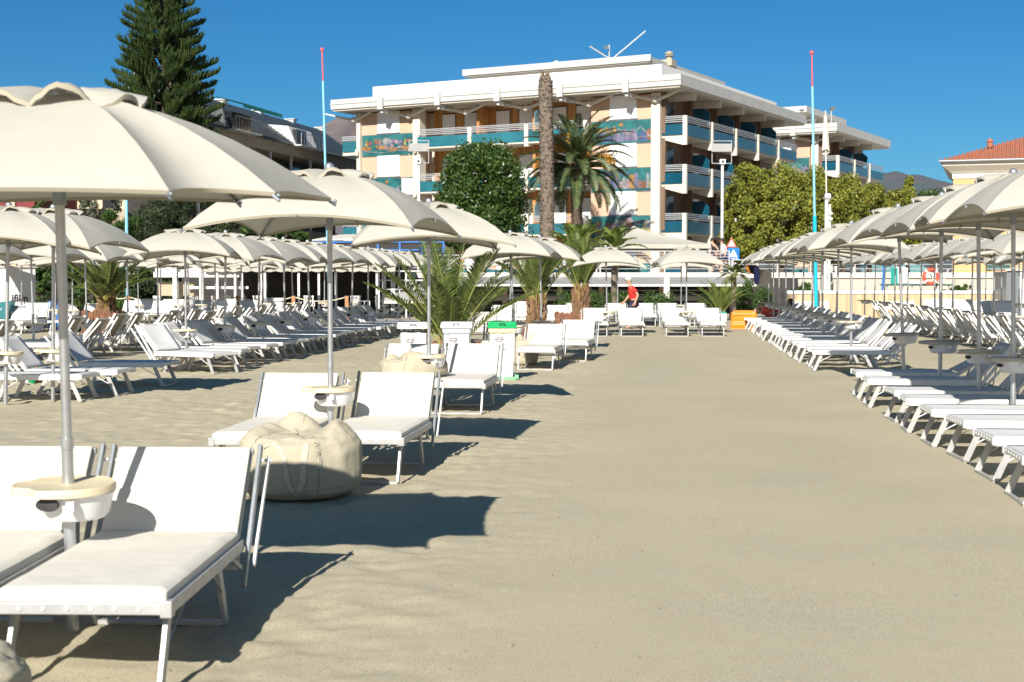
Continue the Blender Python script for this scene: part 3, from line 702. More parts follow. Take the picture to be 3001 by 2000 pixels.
# ------------------------------------------------------------ hotels
class Frame:
    def __init__(s, C, ang): 
        s.C = Vector((C[0], C[1], 0)); s.a = Vector((-math.cos(R(ang)), math.sin(R(ang)), 0)); s.b = Vector((math.sin(R(ang)), math.cos(R(ang)), 0))
    def __call__(s, p): return s.C+s.a*p[0]+s.b*p[1]+Vector((0,0,p[2]))
    def S(s, px):   # position along the left facade for an image column
        k = (px-1500.5)/FPX; return (s.C.x-k*s.C.y)/(-s.a.x+k*s.a.y)
    def T(s, px): k = (px-1500.5)/FPX; return (k*s.C.y-s.C.x)/(s.b.x-k*s.b.y)
def mural(par, part, F, s0, s1, z0, z1, seed):
    rg = random.Random(seed*13+5); L = s1-s0; H = z1-z0; y = [-.064]
    def poly(pts, c, nm='painted_shape'):
        y[0] -= .0012; m = MB(); m.add([F((s0+u*L, y[0], z0+v*H)) for u, v in pts], [tuple(range(len(pts)))]); part(m, nm, M['mural_paint'][c], par, recalc=False)
    def line(pts, w, c):
        y[0] -= .0012; m = MB()
        for a, b in zip(pts, pts[1:]):
            d = Vector((b[0]-a[0], (b[1]-a[1])*H/L)); n_ = Vector((-d.y, d.x)).normalized()*w; m.add([F((s0+(a[0]+n_.x)*L, y[0], z0+a[1]*H+n_.y*L)), F((s0+(a[0]-n_.x)*L, y[0], z0+a[1]*H-n_.y*L)), F((s0+(b[0]-n_.x)*L, y[0], z0+b[1]*H-n_.y*L)), F((s0+(b[0]+n_.x)*L, y[0], z0+b[1]*H+n_.y*L))], [(0,1,2,3)])
        part(m, 'painted_line', M['mural_paint'][c], par, recalc=False)
    k = seed % 3
    if k == 0:      # zigzag garlands over hills of colour
        for i in range(7): u = .05+.13*i+rg.uniform(-.02,.02); h = rg.uniform(.25,.6); poly([(u-.07,.05),(u+.08,.05),(u+.06,h),(u,h+.12),(u-.05,h*.8)], rg.choice((0,5,1,0,6)))
        line([(0,.1),(.2,.7),(.4,.35),(.62,.75),(.85,.2),(1,.45)], .006, 4); line([(0,.3),(.25,.2),(.5,.6),(.75,.4),(1,.85)], .006, 1)
        for i in range(6): u = .6+.06*i; poly([(u,.5),(u+.045,.5),(u+.045,.5+rg.uniform(.2,.4)),(u,.7)], rg.choice((2,3,6)))
        poly([(.52+.04*math.cos(a), .85+.09*math.sin(a)) for a in np.linspace(0, 5.6, 9)], 2)
    elif k == 1:    # harbour: hulls, sails and houses
        for i in range(9): u = rg.uniform(.0,.82); v = rg.uniform(.08,.75); w_ = rg.uniform(.08,.2); h = rg.uniform(.1,.3); poly([(u,v),(u+w_,v+rg.uniform(-.06,.06)),(u+w_*.8,min(.97,v+h)),(u+w_*.2,min(.97,v+h*.8))], rg.choice((4,1,0,5,7)))
        for i in range(4): u = .03+.25*i+rg.uniform(-.03,.03); z_ = rg.uniform(-.08,.1); poly([(u,.38+z_),(u+.24,.42+z_),(u+.19,.26+z_),(u+.12,.18+z_),(u+.05,.22+z_)], rg.choice((2,3,6,2))); poly([(u+.10,.42+z_),(u+.17,.45+z_),(u+.12,.85+z_)], rg.choice((3,4,1)))
        for i in range(6): u = .03+.16*i+rg.uniform(-.02,.02); v = rg.uniform(.5,.62); poly([(u,v),(u+.10,v),(u+.10,v+rg.uniform(.1,.3)),(u,v+.2)], rg.choice((1,4,0,6)))
        poly([(.52+.09*math.cos(a), .7+.17*math.sin(a)) for a in np.linspace(0, 5.9, 12)], 4); line([(.02,.12),(.3,.2),(.6,.1),(.98,.22)], .005, 4)
        for i in range(5): line([(rg.random(),.1),(rg.random(),.9)], .003, rg.choice((5,4,7)))
    else:           # town skyline
        u = .02
        while u < .93: w_ = rg.uniform(.04,.09); h = rg.uniform(.3,.75); poly([(u,.08),(u+w_,.08),(u+w_,h),(u+w_/2,h+.08),(u,h)], rg.choice((0,1,2,3,4,6,5))); u += w_+rg.uniform(0,.02)
        poly([(.35,.75),(.8,.7),(.85,.92),(.5,.95)], 5)
        for i in range(8): u = rg.random()*.9+.04; v = rg.uniform(.15,.4); poly([(u,v),(u+.018,v),(u+.018,v+.1),(u,v+.1)], 7)
def hotel(F, La, Lb, floors, zroof, label, bays, end_w, main=True):
    root = thing('hotel', F((0,0,0)), 0, label, 'hotel', 'hotels along the promenade')
    inv = Matrix.Translation(-F((0,0,0)))
    def part(mb, name, mt, par=None, **k):
        # geometry is given in the hotel's own frame and stored relative to the root
        mb.v = [tuple(Vector(v)-(F.C)) for v in mb.v]; return mb.build(name, mt, par or root, **k)
    bx = lambda a, b: MB().box(a, b, F)
    # body: core volume behind the facades
    m = MB(); m.box((.35, 1.9, DZ-.2), (La-.3, Lb, zroof-.1), F); m.box((.35,.3,DZ-.2),(bays[0][0],1.9,zroof-.1),F); part(m, 'body', M['hotelwhite'])
    # left facade panels and loggias
    for (s0, s1, kind) in bays:
        if kind == 'panel':
            m = bx((s0, .0, DZ), (s1, 1.95, zroof-.1)); part(m, 'wall_panel', M['peach'])
            for fi, zf in enumerate(floors):
                w0, w1 = s0+(s1-s0)*.285, s0+(s1-s0)*.70
                m = MB(); m.box((w0, -.05, zf+1.05), (w1, -.003, zf+2.5), F); sh = part(m, 'window_shutter', M['shutter'])
                m = MB(); m.box((w0-.06, -.03, zf+2.5), (w1+.06, -.002, zf+2.62), F); m.box((w0-.06,-.08,zf+.98),(w1+.06,-.002,zf+1.05),F); part(m, 'window_frame', M['dark_alu'], sh)
                if zf > DZ-2:
                    m = MB(); m.box((s0+.05, -.06, zf-.50), (s1-.05, -.003, zf+.93), F); mu = part(m, 'mural', M['mural']); mural(mu, part, F, s0+.1, s1-.1, zf-.45, zf+.88, fi*2+(0 if s0 < 5 else 1)+(0 if main else 3))
                    m = MB(); m.box((s0, -.045, zf+.93), (s1, -.002, zf+.97), F); m.box((s0, -.045, zf-.54), (s1, -.002, zf-.50), F); part(m, 'ledge', M['dark_alu'])
        elif kind == 'pillar':
            m = MB(); m.box((s0, -.28, DZ), (s1, .5, zroof-.05), F); part(m, 'pillar', M['hotelwhite'], bevel=.03)
            m = MB()
            for zf in floors: m.lathe([(.05,0),(.13,.05),(.16,.3),(.10,.45),(.01,.5)], 10, F(((s0+s1)/2, -.45, zf-.5)))
            part(m, 'bracket', M['hotelwhite'], smooth='auto')
        else:   # loggia
            for fi, zf in enumerate(floors):
                m = MB(); m.box((s0, 1.6, zf), (s1, 1.88, zf+2.75), F); part(m, 'loggia_wall', M['panelwood'])
                m = MB(); m.box((s0, -.75, zf-.25), (s1, 1.6, zf), F); part(m, 'balcony_slab', M['hotelwhite'])
                nb = max(1, round((s1-s0)/4.2)); wb = (s1-s0)/nb
                for b in range(nb):
                    x0 = s0+b*wb; x1 = x0+wb
                    m = MB(); m.box((x0+.12, -.78, zf-.14), (x1-.12, -.74, zf+.55), F); part(m, 'balcony_panel', M['teal'])
                    m = MB()
                    for zz in (.66, .78, .90, 1.0): m.box((x0+.06, -.80, zf+zz), (x1-.06, -.74, zf+zz+.05), F)
                    part(m, 'balcony_rail', M['balrail'])
                    m = MB(); m.box((x0-.14, -.86, zf-.45), (x0+.14, -.60, zf+1.0), F); part(m, 'balcony_post', M['hotelwhite'])
                    # doors of the bay: shuttered, one half open; and a brown cross wall
                    for dx0, dx1, op in ((x0+wb*.10, x0+wb*.42, b % 2 == 0), (x0+wb*.60, x0+wb*.84, False)):
                        m = MB(); m.box((dx0, 1.53, zf+(.9 if op else .05)), (dx1, 1.59, zf+2.25), F); dd = part(m, 'door_shutter', M['shutter'])
                        m = MB(); m.box((dx0-.05, 1.56, zf+.02), (dx1+.05, 1.605, zf+2.33), F); part(m, 'door_frame', M['glassdark'], dd)
                    m = MB(); m.box((x0-.10, .25, zf), (x0+.10, 1.6, zf+2.75), F); part(m, 'cross_wall', M['panelwood'])
                    if b and (b+fi) % 2:
                        m = MB(); m.add([F((x0-.55, -.65, zf+.9)), F((x0-.55, .3, zf+.9)), F((x0-.55, .3, zf+2.0)), F((x0-.55, -.2, zf+2.0)), F((x0-.55,-.65,zf+1.7)),
                                         F((x0-.50, -.65, zf+.9)), F((x0-.50, .3, zf+.9)), F((x0-.50, .3, zf+2.0)), F((x0-.50, -.2, zf+2.0)), F((x0-.50,-.65,zf+1.7))],
                                        [(0,1,2,3,4),(9,8,7,6,5),(0,5,6,1),(1,6,7,2),(2,7,8,3),(3,8,9,4),(4,9,5,0)]); part(m, 'privacy_screen', M['screen'])
    # right facade: continuous balconies
    if Lb:
        for fi, zf in enumerate(floors):
            m = MB(); m.box((.0, 1.95, zf+.0), (.34, Lb-.3, zf+2.75), F); m.box((-.0, .35, zf), (.34, 1.95, zf+2.75), F); part(m, 'loggia_wall', M['panelwood_shaded'])
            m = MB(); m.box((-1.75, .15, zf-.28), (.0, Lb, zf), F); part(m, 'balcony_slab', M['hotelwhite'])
            m = MB(); m.box((-1.72, .08, zf-.12), (-.22, .13, zf+.55), F); part(m, 'balcony_panel', M['teal_shaded'])
            m = MB()
            for zz in (.66, .78, .90, 1.0): m.box((-1.78, .06, zf+zz), (-.2, .12, zf+zz+.05), F)
            part(m, 'balcony_rail', M['balrail'])
            nb = round(Lb/4.3); wb = (Lb-.2)/nb
            for b in range(nb):
                y0 = .15+b*wb; y1 = y0+wb
                m = MB(); m.box((-1.82, y0+.1, zf-.16), (-1.77, y1-.1, zf+.55), F); part(m, 'balcony_panel', M['teal_shaded'])
                m = MB()
                for zz in (.66, .78, .90, 1.0): m.box((-1.84, y0+.05, zf+zz), (-1.78, y1-.05, zf+zz+.05), F)
                part(m, 'balcony_rail', M['balrail'])
                m = MB(); m.box((-1.92, y0-.1, zf-.75), (-1.66, y0+.1, zf+1.05), F)
                m.add([F((-1.92,y0-.1,zf-.75)),F((-1.66,y0-.1,zf-.75)),F((0,y0-.1,zf-.29)),F((-1.66,y0-.1,zf-.29)),F((-1.92,y0+.1,zf-.75)),F((-1.66,y0+.1,zf-.75)),F((0,y0+.1,zf-.29)),F((-1.66,y0+.1,zf-.29))],[(1,2,3),(5,7,6),(1,5,6,2)])
                part(m, 'balcony_post', M['hotelwhite'])
                m = MB(); m.box((-.06, y0+wb*.25, zf+.05), (-.004, y0+wb*.52, zf+2.25), F); part(m, 'door_shutter', M['shutter'] if b % 2 else M['glassdark'])
                m = MB(); m.box((-.5, y0-.12, zf), (-.005, y0+.12, zf+2.72), F); part(m, 'cross_wall', M['panelwood_shaded'])
                if b and fi < len(floors)-1 or (not main and b):
                    pts = [(-1.6,.9),(-.3,.9),(-.3,2.0),(-1.2,2.0),(-1.6,1.65)]
                    m = MB(); m.add([F((s, y0+.15, zf+z)) for s, z in pts]+[F((s, y0+.2, zf+z)) for s, z in pts], [(0,1,2,3,4),(9,8,7,6,5)]+[(i, i+5, (i+1) % 5+5, (i+1) % 5) for i in range(5)]); part(m, 'privacy_screen', M['teal_shaded'])
        m = MB(); m.box((-.25, -.25, DZ), (.35, .35, zroof-.05), F); part(m, 'corner_pillar', M['hotelwhite'], bevel=.04)
    # side balcony at the left end
    if main:
        for zf in floors:
            m = MB(); m.box((La, .2, zf-.35), (La+1.5, 4, zf), F); part(m, 'balcony_slab', M['hotelwhite'])
            m = MB(); m.box((La+.05, .12, zf-.1), (La+1.45, .18, zf+.6), F); part(m, 'balcony_panel', M['teal'])
            m = MB()
            for zz in (.68, .8, .92): m.box((La+.0, .1, zf+zz), (La+1.5, .16, zf+zz+.06), F)
            part(m, 'balcony_rail', M['balrail'])
    # roof slab, fascia, brackets, parapet
    r = part(MB().box((-2.1, -1.5, zroof), (La+1.1, Lb+.8, zroof+.35), F), 'roof', M['hotelwhite'])
    m = MB(); m.box((-2.2, -1.62, zroof+.12), (La+1.2, -1.5, zroof+.78), F); m.box((-2.2, -1.5, zroof+.12), (-2.1, Lb+.9, zroof+.78), F); m.box((La+1.1, -1.5, zroof+.12), (La+1.2, 6, zroof+.78), F)
    m.box((-2.25, -1.67, zroof+.44), (La+1.25, -1.62, zroof+.48), F); part(m, 'fascia', M['fascia'], r)
    x = 1.2
    while x < La+1:
        m = MB(); m.box((x, -1.80, zroof-.12), (x+.42, -1.66, zroof+.66), F); m.box((x+.1, -1.6, zroof-.35), (x+.3, .2, zroof-.005), F); part(m, 'gutter_box', M['fascia'], r); x += 4.55
    x = 0
    while x < La+.5:
        m = MB(); q = [(x, -.25)]
        for s in (-1, 1):
            m.tube([F((x, -.35, zroof-.55)), F((x+s*.9, -.6, zroof-.35)), F((x+s*2.1, -1.0, zroof-.05))], [.13, .09, .05], 6)
        m.ball(F((x, -.38, zroof-.52)), .22, 6); part(m, 'support_arm', M['hotelwhite'], r, smooth='auto'); x += 4.55
    y = 1.5
    while y < Lb:
        m = MB(); m.box((-1.9, y, zroof-.45), (0, y+.22, zroof-.005), F); part(m, 'roof_beam', M['hotelwhite'], r); y += 4.4
    if main:
        m = MB(); m.box((-.5, -.55, zroof+.35), (La-1.6, -.40, zroof+1.62), F); m.box((-.5, -.40, zroof+.35), (-.35, Lb-1, zroof+1.62), F); m.box((La-1.75,-.4,zroof+.35),(La-1.6,6,zroof+1.62),F); part(m, 'parapet', M['parapet'])
        # penthouse with its own slab
        m = MB(); m.box((2.0, 3.2, zroof+.3), (13.5, 14, zroof+2.05), F); ph = part(m, 'penthouse', M['hotelwhite'])
        m = MB(); m.box((1.2, 1.5, zroof+2.12), (14.9, 15, zroof+2.5), F); m.box((1.1, 1.4, zroof+2.2), (15.0, 1.5, zroof+2.62), F); part(m, 'penthouse_roof', M['fascia'], ph)
        for s_ in (9.2, .9):
            m = MB(); c = F((s_+.35, 4.8, zroof+2.4)); 
            m.box((s_, 4.4, zroof+2.3), (s_+.8, 5.2, zroof+2.7), F); m.lathe([(.2,0),(.2,.25),(.36,.26),(.14,.38),(.28,.40),(.28,.48),(.05,.6)], 10, c+Vector((0,0,.3))); part(m, 'chimney', M['fascia'] if s_ > 1 else M['plastic_grey'])
        m = MB(); c = F((5.2, 4, zroof+2.6)); m.tube([c, c+Vector((0,0,1.3))], .05, 6); m.tube([c+Vector((0,0,.2)), c+Vector((2.4,0,2.2))], .05, 6)
        m.tube([c+Vector((0,0,.4)), c+Vector((-1.3,0,1.2))], .05, 6); m.lathe([(.02,0),(.35,.05),(.6,.15)], 12, c+Vector((-.2,0,1.0)), .25, 1); part(m, 'antenna', M['rail'], smooth='auto')
    else:
        m = MB(); m.box((3, 2.5, zroof+.3), (La-1, 12, zroof+2.1), F); ph = part(m, 'penthouse', M['beigewall'])
        m = MB(); m.box((1.2, 1.2, zroof+2.1), (La, 13, zroof+2.6), F); part(m, 'penthouse_roof', M['fascia'], ph)
        m = MB()
        for i in range(26): m.box((-.2+i*.35, -.9, zroof+.5), (-.12+i*.35, -.85, zroof+1.15), F)
        m.box((-.3, -.92, zroof+1.12), (9, -.84, zroof+1.2), F); part(m, 'roof_railing', M['dark_alu'])
        m = MB(); m.box((4, 2.44, zroof+.6), (4.9, 2.49, zroof+1.8), F); m.box((5.4, 2.44, zroof+.6), (6.3, 2.49, zroof+1.8), F); part(m, 'penthouse_window', M['glassdark'], ph)
        for s_ in (-.8, 1.9):
            m = MB(); c = F((s_, 1.5, zroof+.4)); m.tube([c, c+Vector((0,0,1.8))], .06, 6)
            for i in range(1): m.lathe([(.03,0),(.45,.06),(.75,.22)], 14, c+Vector((.1,0,1.7)), .35, 1)
            part(m, 'satellite_dish', M['rail'], smooth='auto')
    return root
Fm = Frame((X(1925, 89), 89), 29.0)
S = Fm.S
FL = [10.72, 7.72, 4.72, 1.75]
bays = [(S(1918), S(1731), 'panel'), (S(1731), S(1238), 'loggia'), (S(1238), S(1217), 'pillar'), (S(1217), S(1064), 'panel'), (S(1064), S(1053), 'pillar')]
hotel(Fm, S(1053), 22.4, FL, 13.30, 'large peach and white hotel with teal balconies, ceramic murals and a flat white roof', bays, 0)
F2 = Frame((X(2388, 117), 117), 29.0)
hotel(F2, 7.5, 14.5, [10.7, 7.7, 4.7, 1.7], 13.45, 'smaller peach hotel wing with teal balconies rising behind the yellowing trees', [(.5, 4.9, 'panel'), (4.9, 5.3, 'pillar'), (5.3, 7.4, 'panel')], 0, main=False)
# ------------------------------------------------------------ grey-roofed building on the left
def mansard():
    A = Vector((X(560, 84), 84, 0)); B = Vector((X(1047, 112), 112, 0)); d = (B-A).normalized(); n = Vector((d.y, -d.x, 0)); L = (B-A).length   # n faces the street (right)
    if n.x < 0: n = -n
    F = lambda p: A+d*p[0]-n*p[1]+Vector((0,0,p[2]))
    root = thing('apartment_building', A, 0, 'dark apartment block with a grey tiled mansard roof and a green awning, upper left', 'building')
    def part(mb, name, mt, par=None, **k):
        mb.v = [tuple(Vector(v)-A) for v in mb.v]; return mb.build(name, mt, par or root, **k)
    ze = 10.9; zr = 13.5; dep = 3.2
    part(MB().box((1.6, 1.8, 0), (L, 5, ze), F), 'wall', M['interior'])
    for i, z in enumerate((ze-.7, ze-3.7, ze-6.7)):
        part(MB().box((-.5, -.2, z), (L+.2, 1.85, z+(.7 if i == 0 else .9)), F), 'balcony_band', M['band'])
    for i in range(9):
        x = 1+i*3.6
        m = MB(); m.box((x, -.05, 2), (x+.12, .1, ze-.7), F); part(m, 'awning_pole', M['rail'])
        m = MB(); m.box((x+.9, 1.72, ze-3.4), (x+2.2, 1.78, ze-1.0), F); part(m, 'window', M['glassdark'])
    # tiled slope with two cut-in terraces
    m = MB(); m.add([F((1.6, -.5, ze)), F((L+.4, -.5, ze)), F((L+.4, dep, zr)), F((1.6, dep, zr)), F((1.6,5,zr)), F((L+.4,5,zr)), F((1.6,5,ze)), F((L+.4,5,ze))], [(0,1,2,3),(3,2,5,4),(0,3,4,6),(1,7,5,2),(0,6,7,1)])
    rf = part(m, 'roof', M['rooftile'])
    m = MB()
    for k in range(1, 14):
        t = k/14; y = -.5+(dep+.5)*t; z = ze+(zr-ze)*t; m.bar(F((1.6, y-.05, z+.04)), F((L+.4, y-.05, z+.04)), .06, .05)
    part(m, 'tile_course', M['dark_alu'], rf)
    for sx, wd, wm in ((4.6, 3.4, 'rooftile'), (15.2, 4.2, 'parapet')):
        m = MB(); m.add([F((sx,-.42,ze+.03)),F((sx+wd,-.42,ze+.03)),F((sx+wd,.1,ze+1.35)),F((sx,.1,ze+1.35)),F((sx,2.2,ze+.03)),F((sx+wd,2.2,ze+.03)),F((sx+wd,2.2,ze+1.55)),F((sx,2.2,ze+1.55))], [(0,1,2,3),(0,3,7,4),(1,5,6,2),(3,2,6,7)]); w_ = part(m, 'dormer', M[wm])
        m = MB(); m.box((sx+.3, -.45, ze+.1), (sx+wd-(.3 if wm == 'rooftile' else 2.2), -.10, ze+1.15), F); part(m, 'dormer_window', M['glassdark'], w_)
        m = MB()
        for i in range(9): m.bar(F((sx-.2+(wd+.4)*i/8, -.95, ze+.1)), F((sx-.2+(wd+.4)*i/8, -.95, ze+.85)), .02, .02)
        m.bar(F((sx-.2, -.95, ze+.85)), F((sx+wd+.2, -.95, ze+.85)), .03, .03); m.box((sx-.3, -1.0, ze-.05), (sx+wd+.3, -.3, ze+.05), F); part(m, 'terrace_railing', M['rail'])
    m = MB(); m.add([F((3.4, .0, ze+1.95)), F((9.4, .0, ze+1.95)), F((9.4, -1.9, ze+1.45)), F((3.4, -1.9, ze+1.45)), F((3.4,-1.92,ze+1.22)), F((9.4,-1.92,ze+1.22))], [(0,1,2,3),(3,2,5,4)]); part(m, 'awning', M['awngreen'], solid=.04)
    for i in range(5):
        x = 5+i*6; m = MB(); m.box((x, dep-.3, zr-.4), (x+.6, dep+.3, zr+.12), F); m.box((x-.08, dep-.4, zr+.12), (x+.68, dep+.4, zr+.2), F); part(m, 'chimney', M['rail'], rf)
    m = MB(); m.box((3, 2.6, zr-.4), (6.6, 5, zr+.75), F); m.box((2.9,2.5,zr+.75),(6.7,5.1,zr+.88),F); part(m, 'roof_cabin', M['creamwall'])
mansard()
# far left houses
def block(name, px0, px1, Y, ztop, depth, wall, label, rows, win):
    x0, x1 = X(px0, Y), X(px1, Y); r = thing(name, ((x0+x1)/2, Y, 0), 0, label, 'building'); w = (x1-x0)/2
    b = MB(); b.box((-w, 0, DZ-.2), (w, depth, ztop)); b.build('wall', wall, r)
    b = MB(); b.box((-w-.3, -.35, ztop), (w+.3, depth, ztop+.25)); b.build('roof', M['concrete'], r)
    n = max(2, int(2*w/3.2))
    for k, z in enumerate(rows):
        for i in range(n):
            x = -w+2*w*(i+.5)/n; q = MB(); q.box((x-.55, -.06, z+.9), (x+.55, -.003, z+2.3)); f = q.build('window', win, r)
            q = MB(); q.box((x-.62, -.09, z+.82), (x+.62, -.065, z+.9)); q.build('sill', M['concrete'], f)
        if name == 'apartment_building':
            q = MB(); q.box((-w, -1.3, z-.1), (w, -.005, z)); q.box((-w, -1.35, z), (w, -1.25, z+.95)); q.build('balcony', M['beigewall'], r)
    return r
block('apartment_building', 230, 620, 96, 9.3, 10, M['creamwall'], 'cream apartment block with wide balconies behind the leafy trees at left', (2.2, 5.4), M['glassdark'])
r = block('maroon_house', -60, 104, 84, 8.3, 8, M['maroon'], 'plain dark red house at the far left edge', (2.2,), M['maroon'])
b = MB(); b.box((X(28,84)-r.location.x-.0, -.15, DZ), (X(28,84)-r.location.x+.42, -.005, 8.3)); b.build('pilaster', M['creamwall'], r)
r = block('small_house', 120, 175, 104, 7.6, 8, M['beigewall'], 'narrow pale house with a small awning beside the dark red house', (2.3, 4.6), M['glassdark'])
b = MB(); b.box((-1.3, -1.5, 6.1), (1.3, -.02, 6.2)); b.box((-1.3, -1.55, 5.7), (1.3, -1.5, 6.2)); b.build('awning', M['parapet'], r)
# orange house on the right
def orange_house():
    Y = 84; x0 = X(2790, Y); r = thing('orange_house', (x0, Y, 0), R(-19), 'orange house with a terracotta tiled roof and green shutters at right', 'house')
    ze = 7.7
    b = MB(); b.box((0, 0, DZ-.2), (14, 10, ze)); b.build('wall', M['orangewall'], r)
    b = MB(); b.box((-.06, -.06, ze-.12), (14.06, 10.06, ze+.16)); b.build('cornice_band', M['concrete_lt'], r)
    b = MB(); n = 4
    prof = [(.08,.16),(.22,.3),(.42,.45),(.62,.60),(.62,.85)]
    vs = []
    for o_, z in prof: vs += [(-o_, -o_, ze+z), (14+o_, -o_, ze+z), (14+o_, 10+o_, ze+z), (-o_, 10+o_, ze+z)]
    b.add(vs, [(i*4+k, i*4+(k+1) % 4, i*4+4+(k+1) % 4, i*4+4+k) for i in range(4) for k in range(4)]); b.build('cornice', M['concrete_lt'], r)
    b = MB(); z0 = ze+.88; zt = ze+2.9
    b.add([(-.75,-.75,z0),(14.75,-.75,z0),(14.75,10.75,z0),(-.75,10.75,z0),(5,5,zt),(9,5,zt)], [(0,1,5,4),(1,2,5),(2,3,4,5),(3,0,4),(3,2,1,0)]); rf = b.build('roof', M['terracotta'], r)
    b = MB()   # ridged pan tiles
    for k in range(64):
        x = -.7+k*.245
        if x < 5: q = (x, x, z0+(x+.95)/5.95*(zt-z0)) if False else None
        xe = x; t = min(1, (x+.75)/5.75, (14.75-x)/5.75); b.tube([(x, -.77, z0+.03), (x, -.75+5.75*t, z0+(zt-z0)*t+.03)], .075, 6)
    b.build('tile_ridges', M['terracotta'], rf, smooth='auto')
    b = MB(); b.tube([(-.8, -.83, z0-.03), (14.8, -.83, z0-.03)], .07, 8); b.build('gutter', M['dark_alu'], rf)
    for k, (x, z) in enumerate(((2.0, 4.9), (6.6, 4.9), (2.0, 2.2), (6.6, 2.2))):
        w_ = MB(); w_.box((x-.05, -.10, z), (x+1.25, -.003, z+1.75)); sh = w_.build('shutter', M['greenshut'], r)
        for h in (0, 1):
            w_ = MB()
            for j in range(14): w_.box((x+.02+h*.62, -.13, z+.08+j*.115), (x+.56+h*.62, -.102, z+.14+j*.115))
            w_.build('slats', M['greenshut'], sh)
    b = MB(); b.tube([(8, 5, zt), (8, 5, zt+4.5)], .05, 6)
    for z, l in ((4.4, 1.2), (2.4, .5), (1.3, .9), (1.1, .7)): b.tube([(8-l*.3, 5, zt+z), (8+l, 5, zt+z)], .035, 6)
    b.build('antenna', M['rail'], r)
    b = MB(); b.tube([(5.6, 5, zt-.2), (5.6, 5, zt+2.4)], .04, 6); b.lathe([(.02,0),(.3,.05),(.5,.18)], 12, (5.4, 4.8, zt+.1), .4, 1); b.build('antenna', M['rail'], r)
    b = MB(); b.lathe([(.16,0),(.16,.3),(.22,.32),(.1,.5)], 10, (2, 1.6, ze+1.8)); b.build('chimney_pot', M['terracotta'], r)
orange_house()
# ------------------------------------------------------------ vegetation
def frond(mb_l, mb_r, base, az, el, L, droop, nl=34, ll=.42, lw=.035, vee=.55, rr=.018, stub=.12, rg=random, taper=.25):
    ca, sa = math.cos(az), math.sin(az); pts = []
    N = 12; p = Vector(base); e = el
    for i in range(N+1):
        pts.append(p.copy()); t = i/N; e = el-droop*t**1.4; p = p+Vector((ca*math.cos(e), sa*math.cos(e), math.sin(e)))*(L/N)
    mb_r.tube(pts, [rr*(1-.85*i/N) for i in range(N+1)], 5, cap=False)
    for k in range(nl):
        t = stub+(1-stub)*(k+.5)/nl; f = t*N; i = min(int(f), N-1); q = pts[i].lerp(pts[i+1], f-i); d = (pts[i+1]-pts[i]).normalized()
        side = Vector((-sa, ca, 0)); up = side.cross(d).normalized(); 
        if up.z < 0: up = -up
        l = ll*(math.sin(math.pi*(taper+(1-taper)*t)**.9)**.6*.9+.12)*rg.uniform(.88,1.08)
        for s in (-1, 1):
            v = (side*s*math.cos(vee)+up*math.sin(vee)*rg.uniform(.6,1.2)+d*rg.uniform(.75,1.05)).normalized()
            tip = q+v*l+Vector((0,0,-.16*l)); mid = q+v*l*.5; wv = d.cross(v).normalized().cross(v).normalized()*lw/2
            mb_l.add([q-wv*.6, q+wv*.6, mid+wv, tip, mid-wv], [(0,1,2,3,4)])
def palm_young(px, py, H, spread, n, label, seed, fence, trunk=.9, lm='palmleaf', sc=1.0, Y=None, elmin=42, trw=.26):
    rg = random.Random(seed); base = P(px, py, 1); 
    x, y = X(px, Y), Y; r = thing('beach_palm', (x, y, 0), 0, label, 'palm tree', 'young palms on the beach')
    l = MB(); rb = MB()
    for k in range(n):
        az = k*2.399+rg.uniform(-.3,.3); t = k/n; el = R(86-(86-elmin)*t**.8+rg.uniform(-5,5)); L = spread*rg.uniform(.85,1.1)
        frond(l, rb, (rg.uniform(-.08,.08), rg.uniform(-.08,.08), trunk), az, el, L, R(10+34*t), 50, .42*sc, .024*sc, .45, .020, .2, rg)
    l.build('fronds', M[lm], r, recalc=False); rb.build('frond_ribs', M['rachis'], r, smooth='auto')
    m = MB(); m.lathe([(trw*.7,-.05),(trw,.2),(trw*1.1,trunk*.5),(trw*.8,trunk),(trw*.3,trunk+.1)], 12); m.build('trunk', M['leafbase'], r)
    s = MB()
    for k in range(150):
        a = rg.uniform(0, 6.28); z = rg.uniform(0, 1)**.8*(trunk+.25); rr = trw*(1.12-.4*max(0, z/trunk-.5)); u = Vector((math.cos(a), math.sin(a), 0)); b0 = u*rr*.85+Vector((0,0,z)); tp = b0+u*rg.uniform(.05,.16)+Vector((0,0,rg.uniform(.12,.36)))
        wv = Vector((-u.y, u.x, 0))*.045; s.add([b0-wv, b0+wv, tp, b0+u*.07], [(0,1,2),(0,2,3),(1,3,2)])
    s.build('leaf_bases', M['leafbase'], r, recalc=False)
    s = MB()
    for k in range(160):
        a = rg.uniform(0, 6.28); z = trunk+rg.uniform(-.25,.35); u = Vector((math.cos(a), math.sin(a), 0)); b0 = u*trw*.5+Vector((0,0,z-.2)); tp = b0+u*rg.uniform(.05,.3)+Vector((rg.uniform(-.05,.05),0,rg.uniform(.2,.55)))
        wv = Vector((-u.y, u.x, 0))*.012; s.add([b0-wv, b0+wv, tp], [(0,1,2)])
    s.build('straw_spikes', M['strawbase'], r, recalc=False)
    return r
palm_young(1318, 930, 2, 2.45, 24, 'widest young palm with long upright fronds, behind the waste bins', 3, 0, trunk=.12, Y=28.5, sc=1.1, elmin=46, trw=.16)
palm_young(1572, 930, 2, 1.75, 24, 'young palm with a stubby straw-coloured trunk, middle of the three, beside the umbrella pole', 5, 1, trunk=.95, Y=38, elmin=55, trw=.21)
palm_young(1703, 930, 2, 2.1, 26, 'young palm in the brown picket planter left of the man in red', 9, 1, trunk=1.15, Y=46.5, elmin=54, trw=.25)
palm_young(312, 930, 2, 1.9, 24, 'young palm in a brown picket planter on the left block', 14, 1, trunk=.9, Y=43, elmin=34, trw=.26)
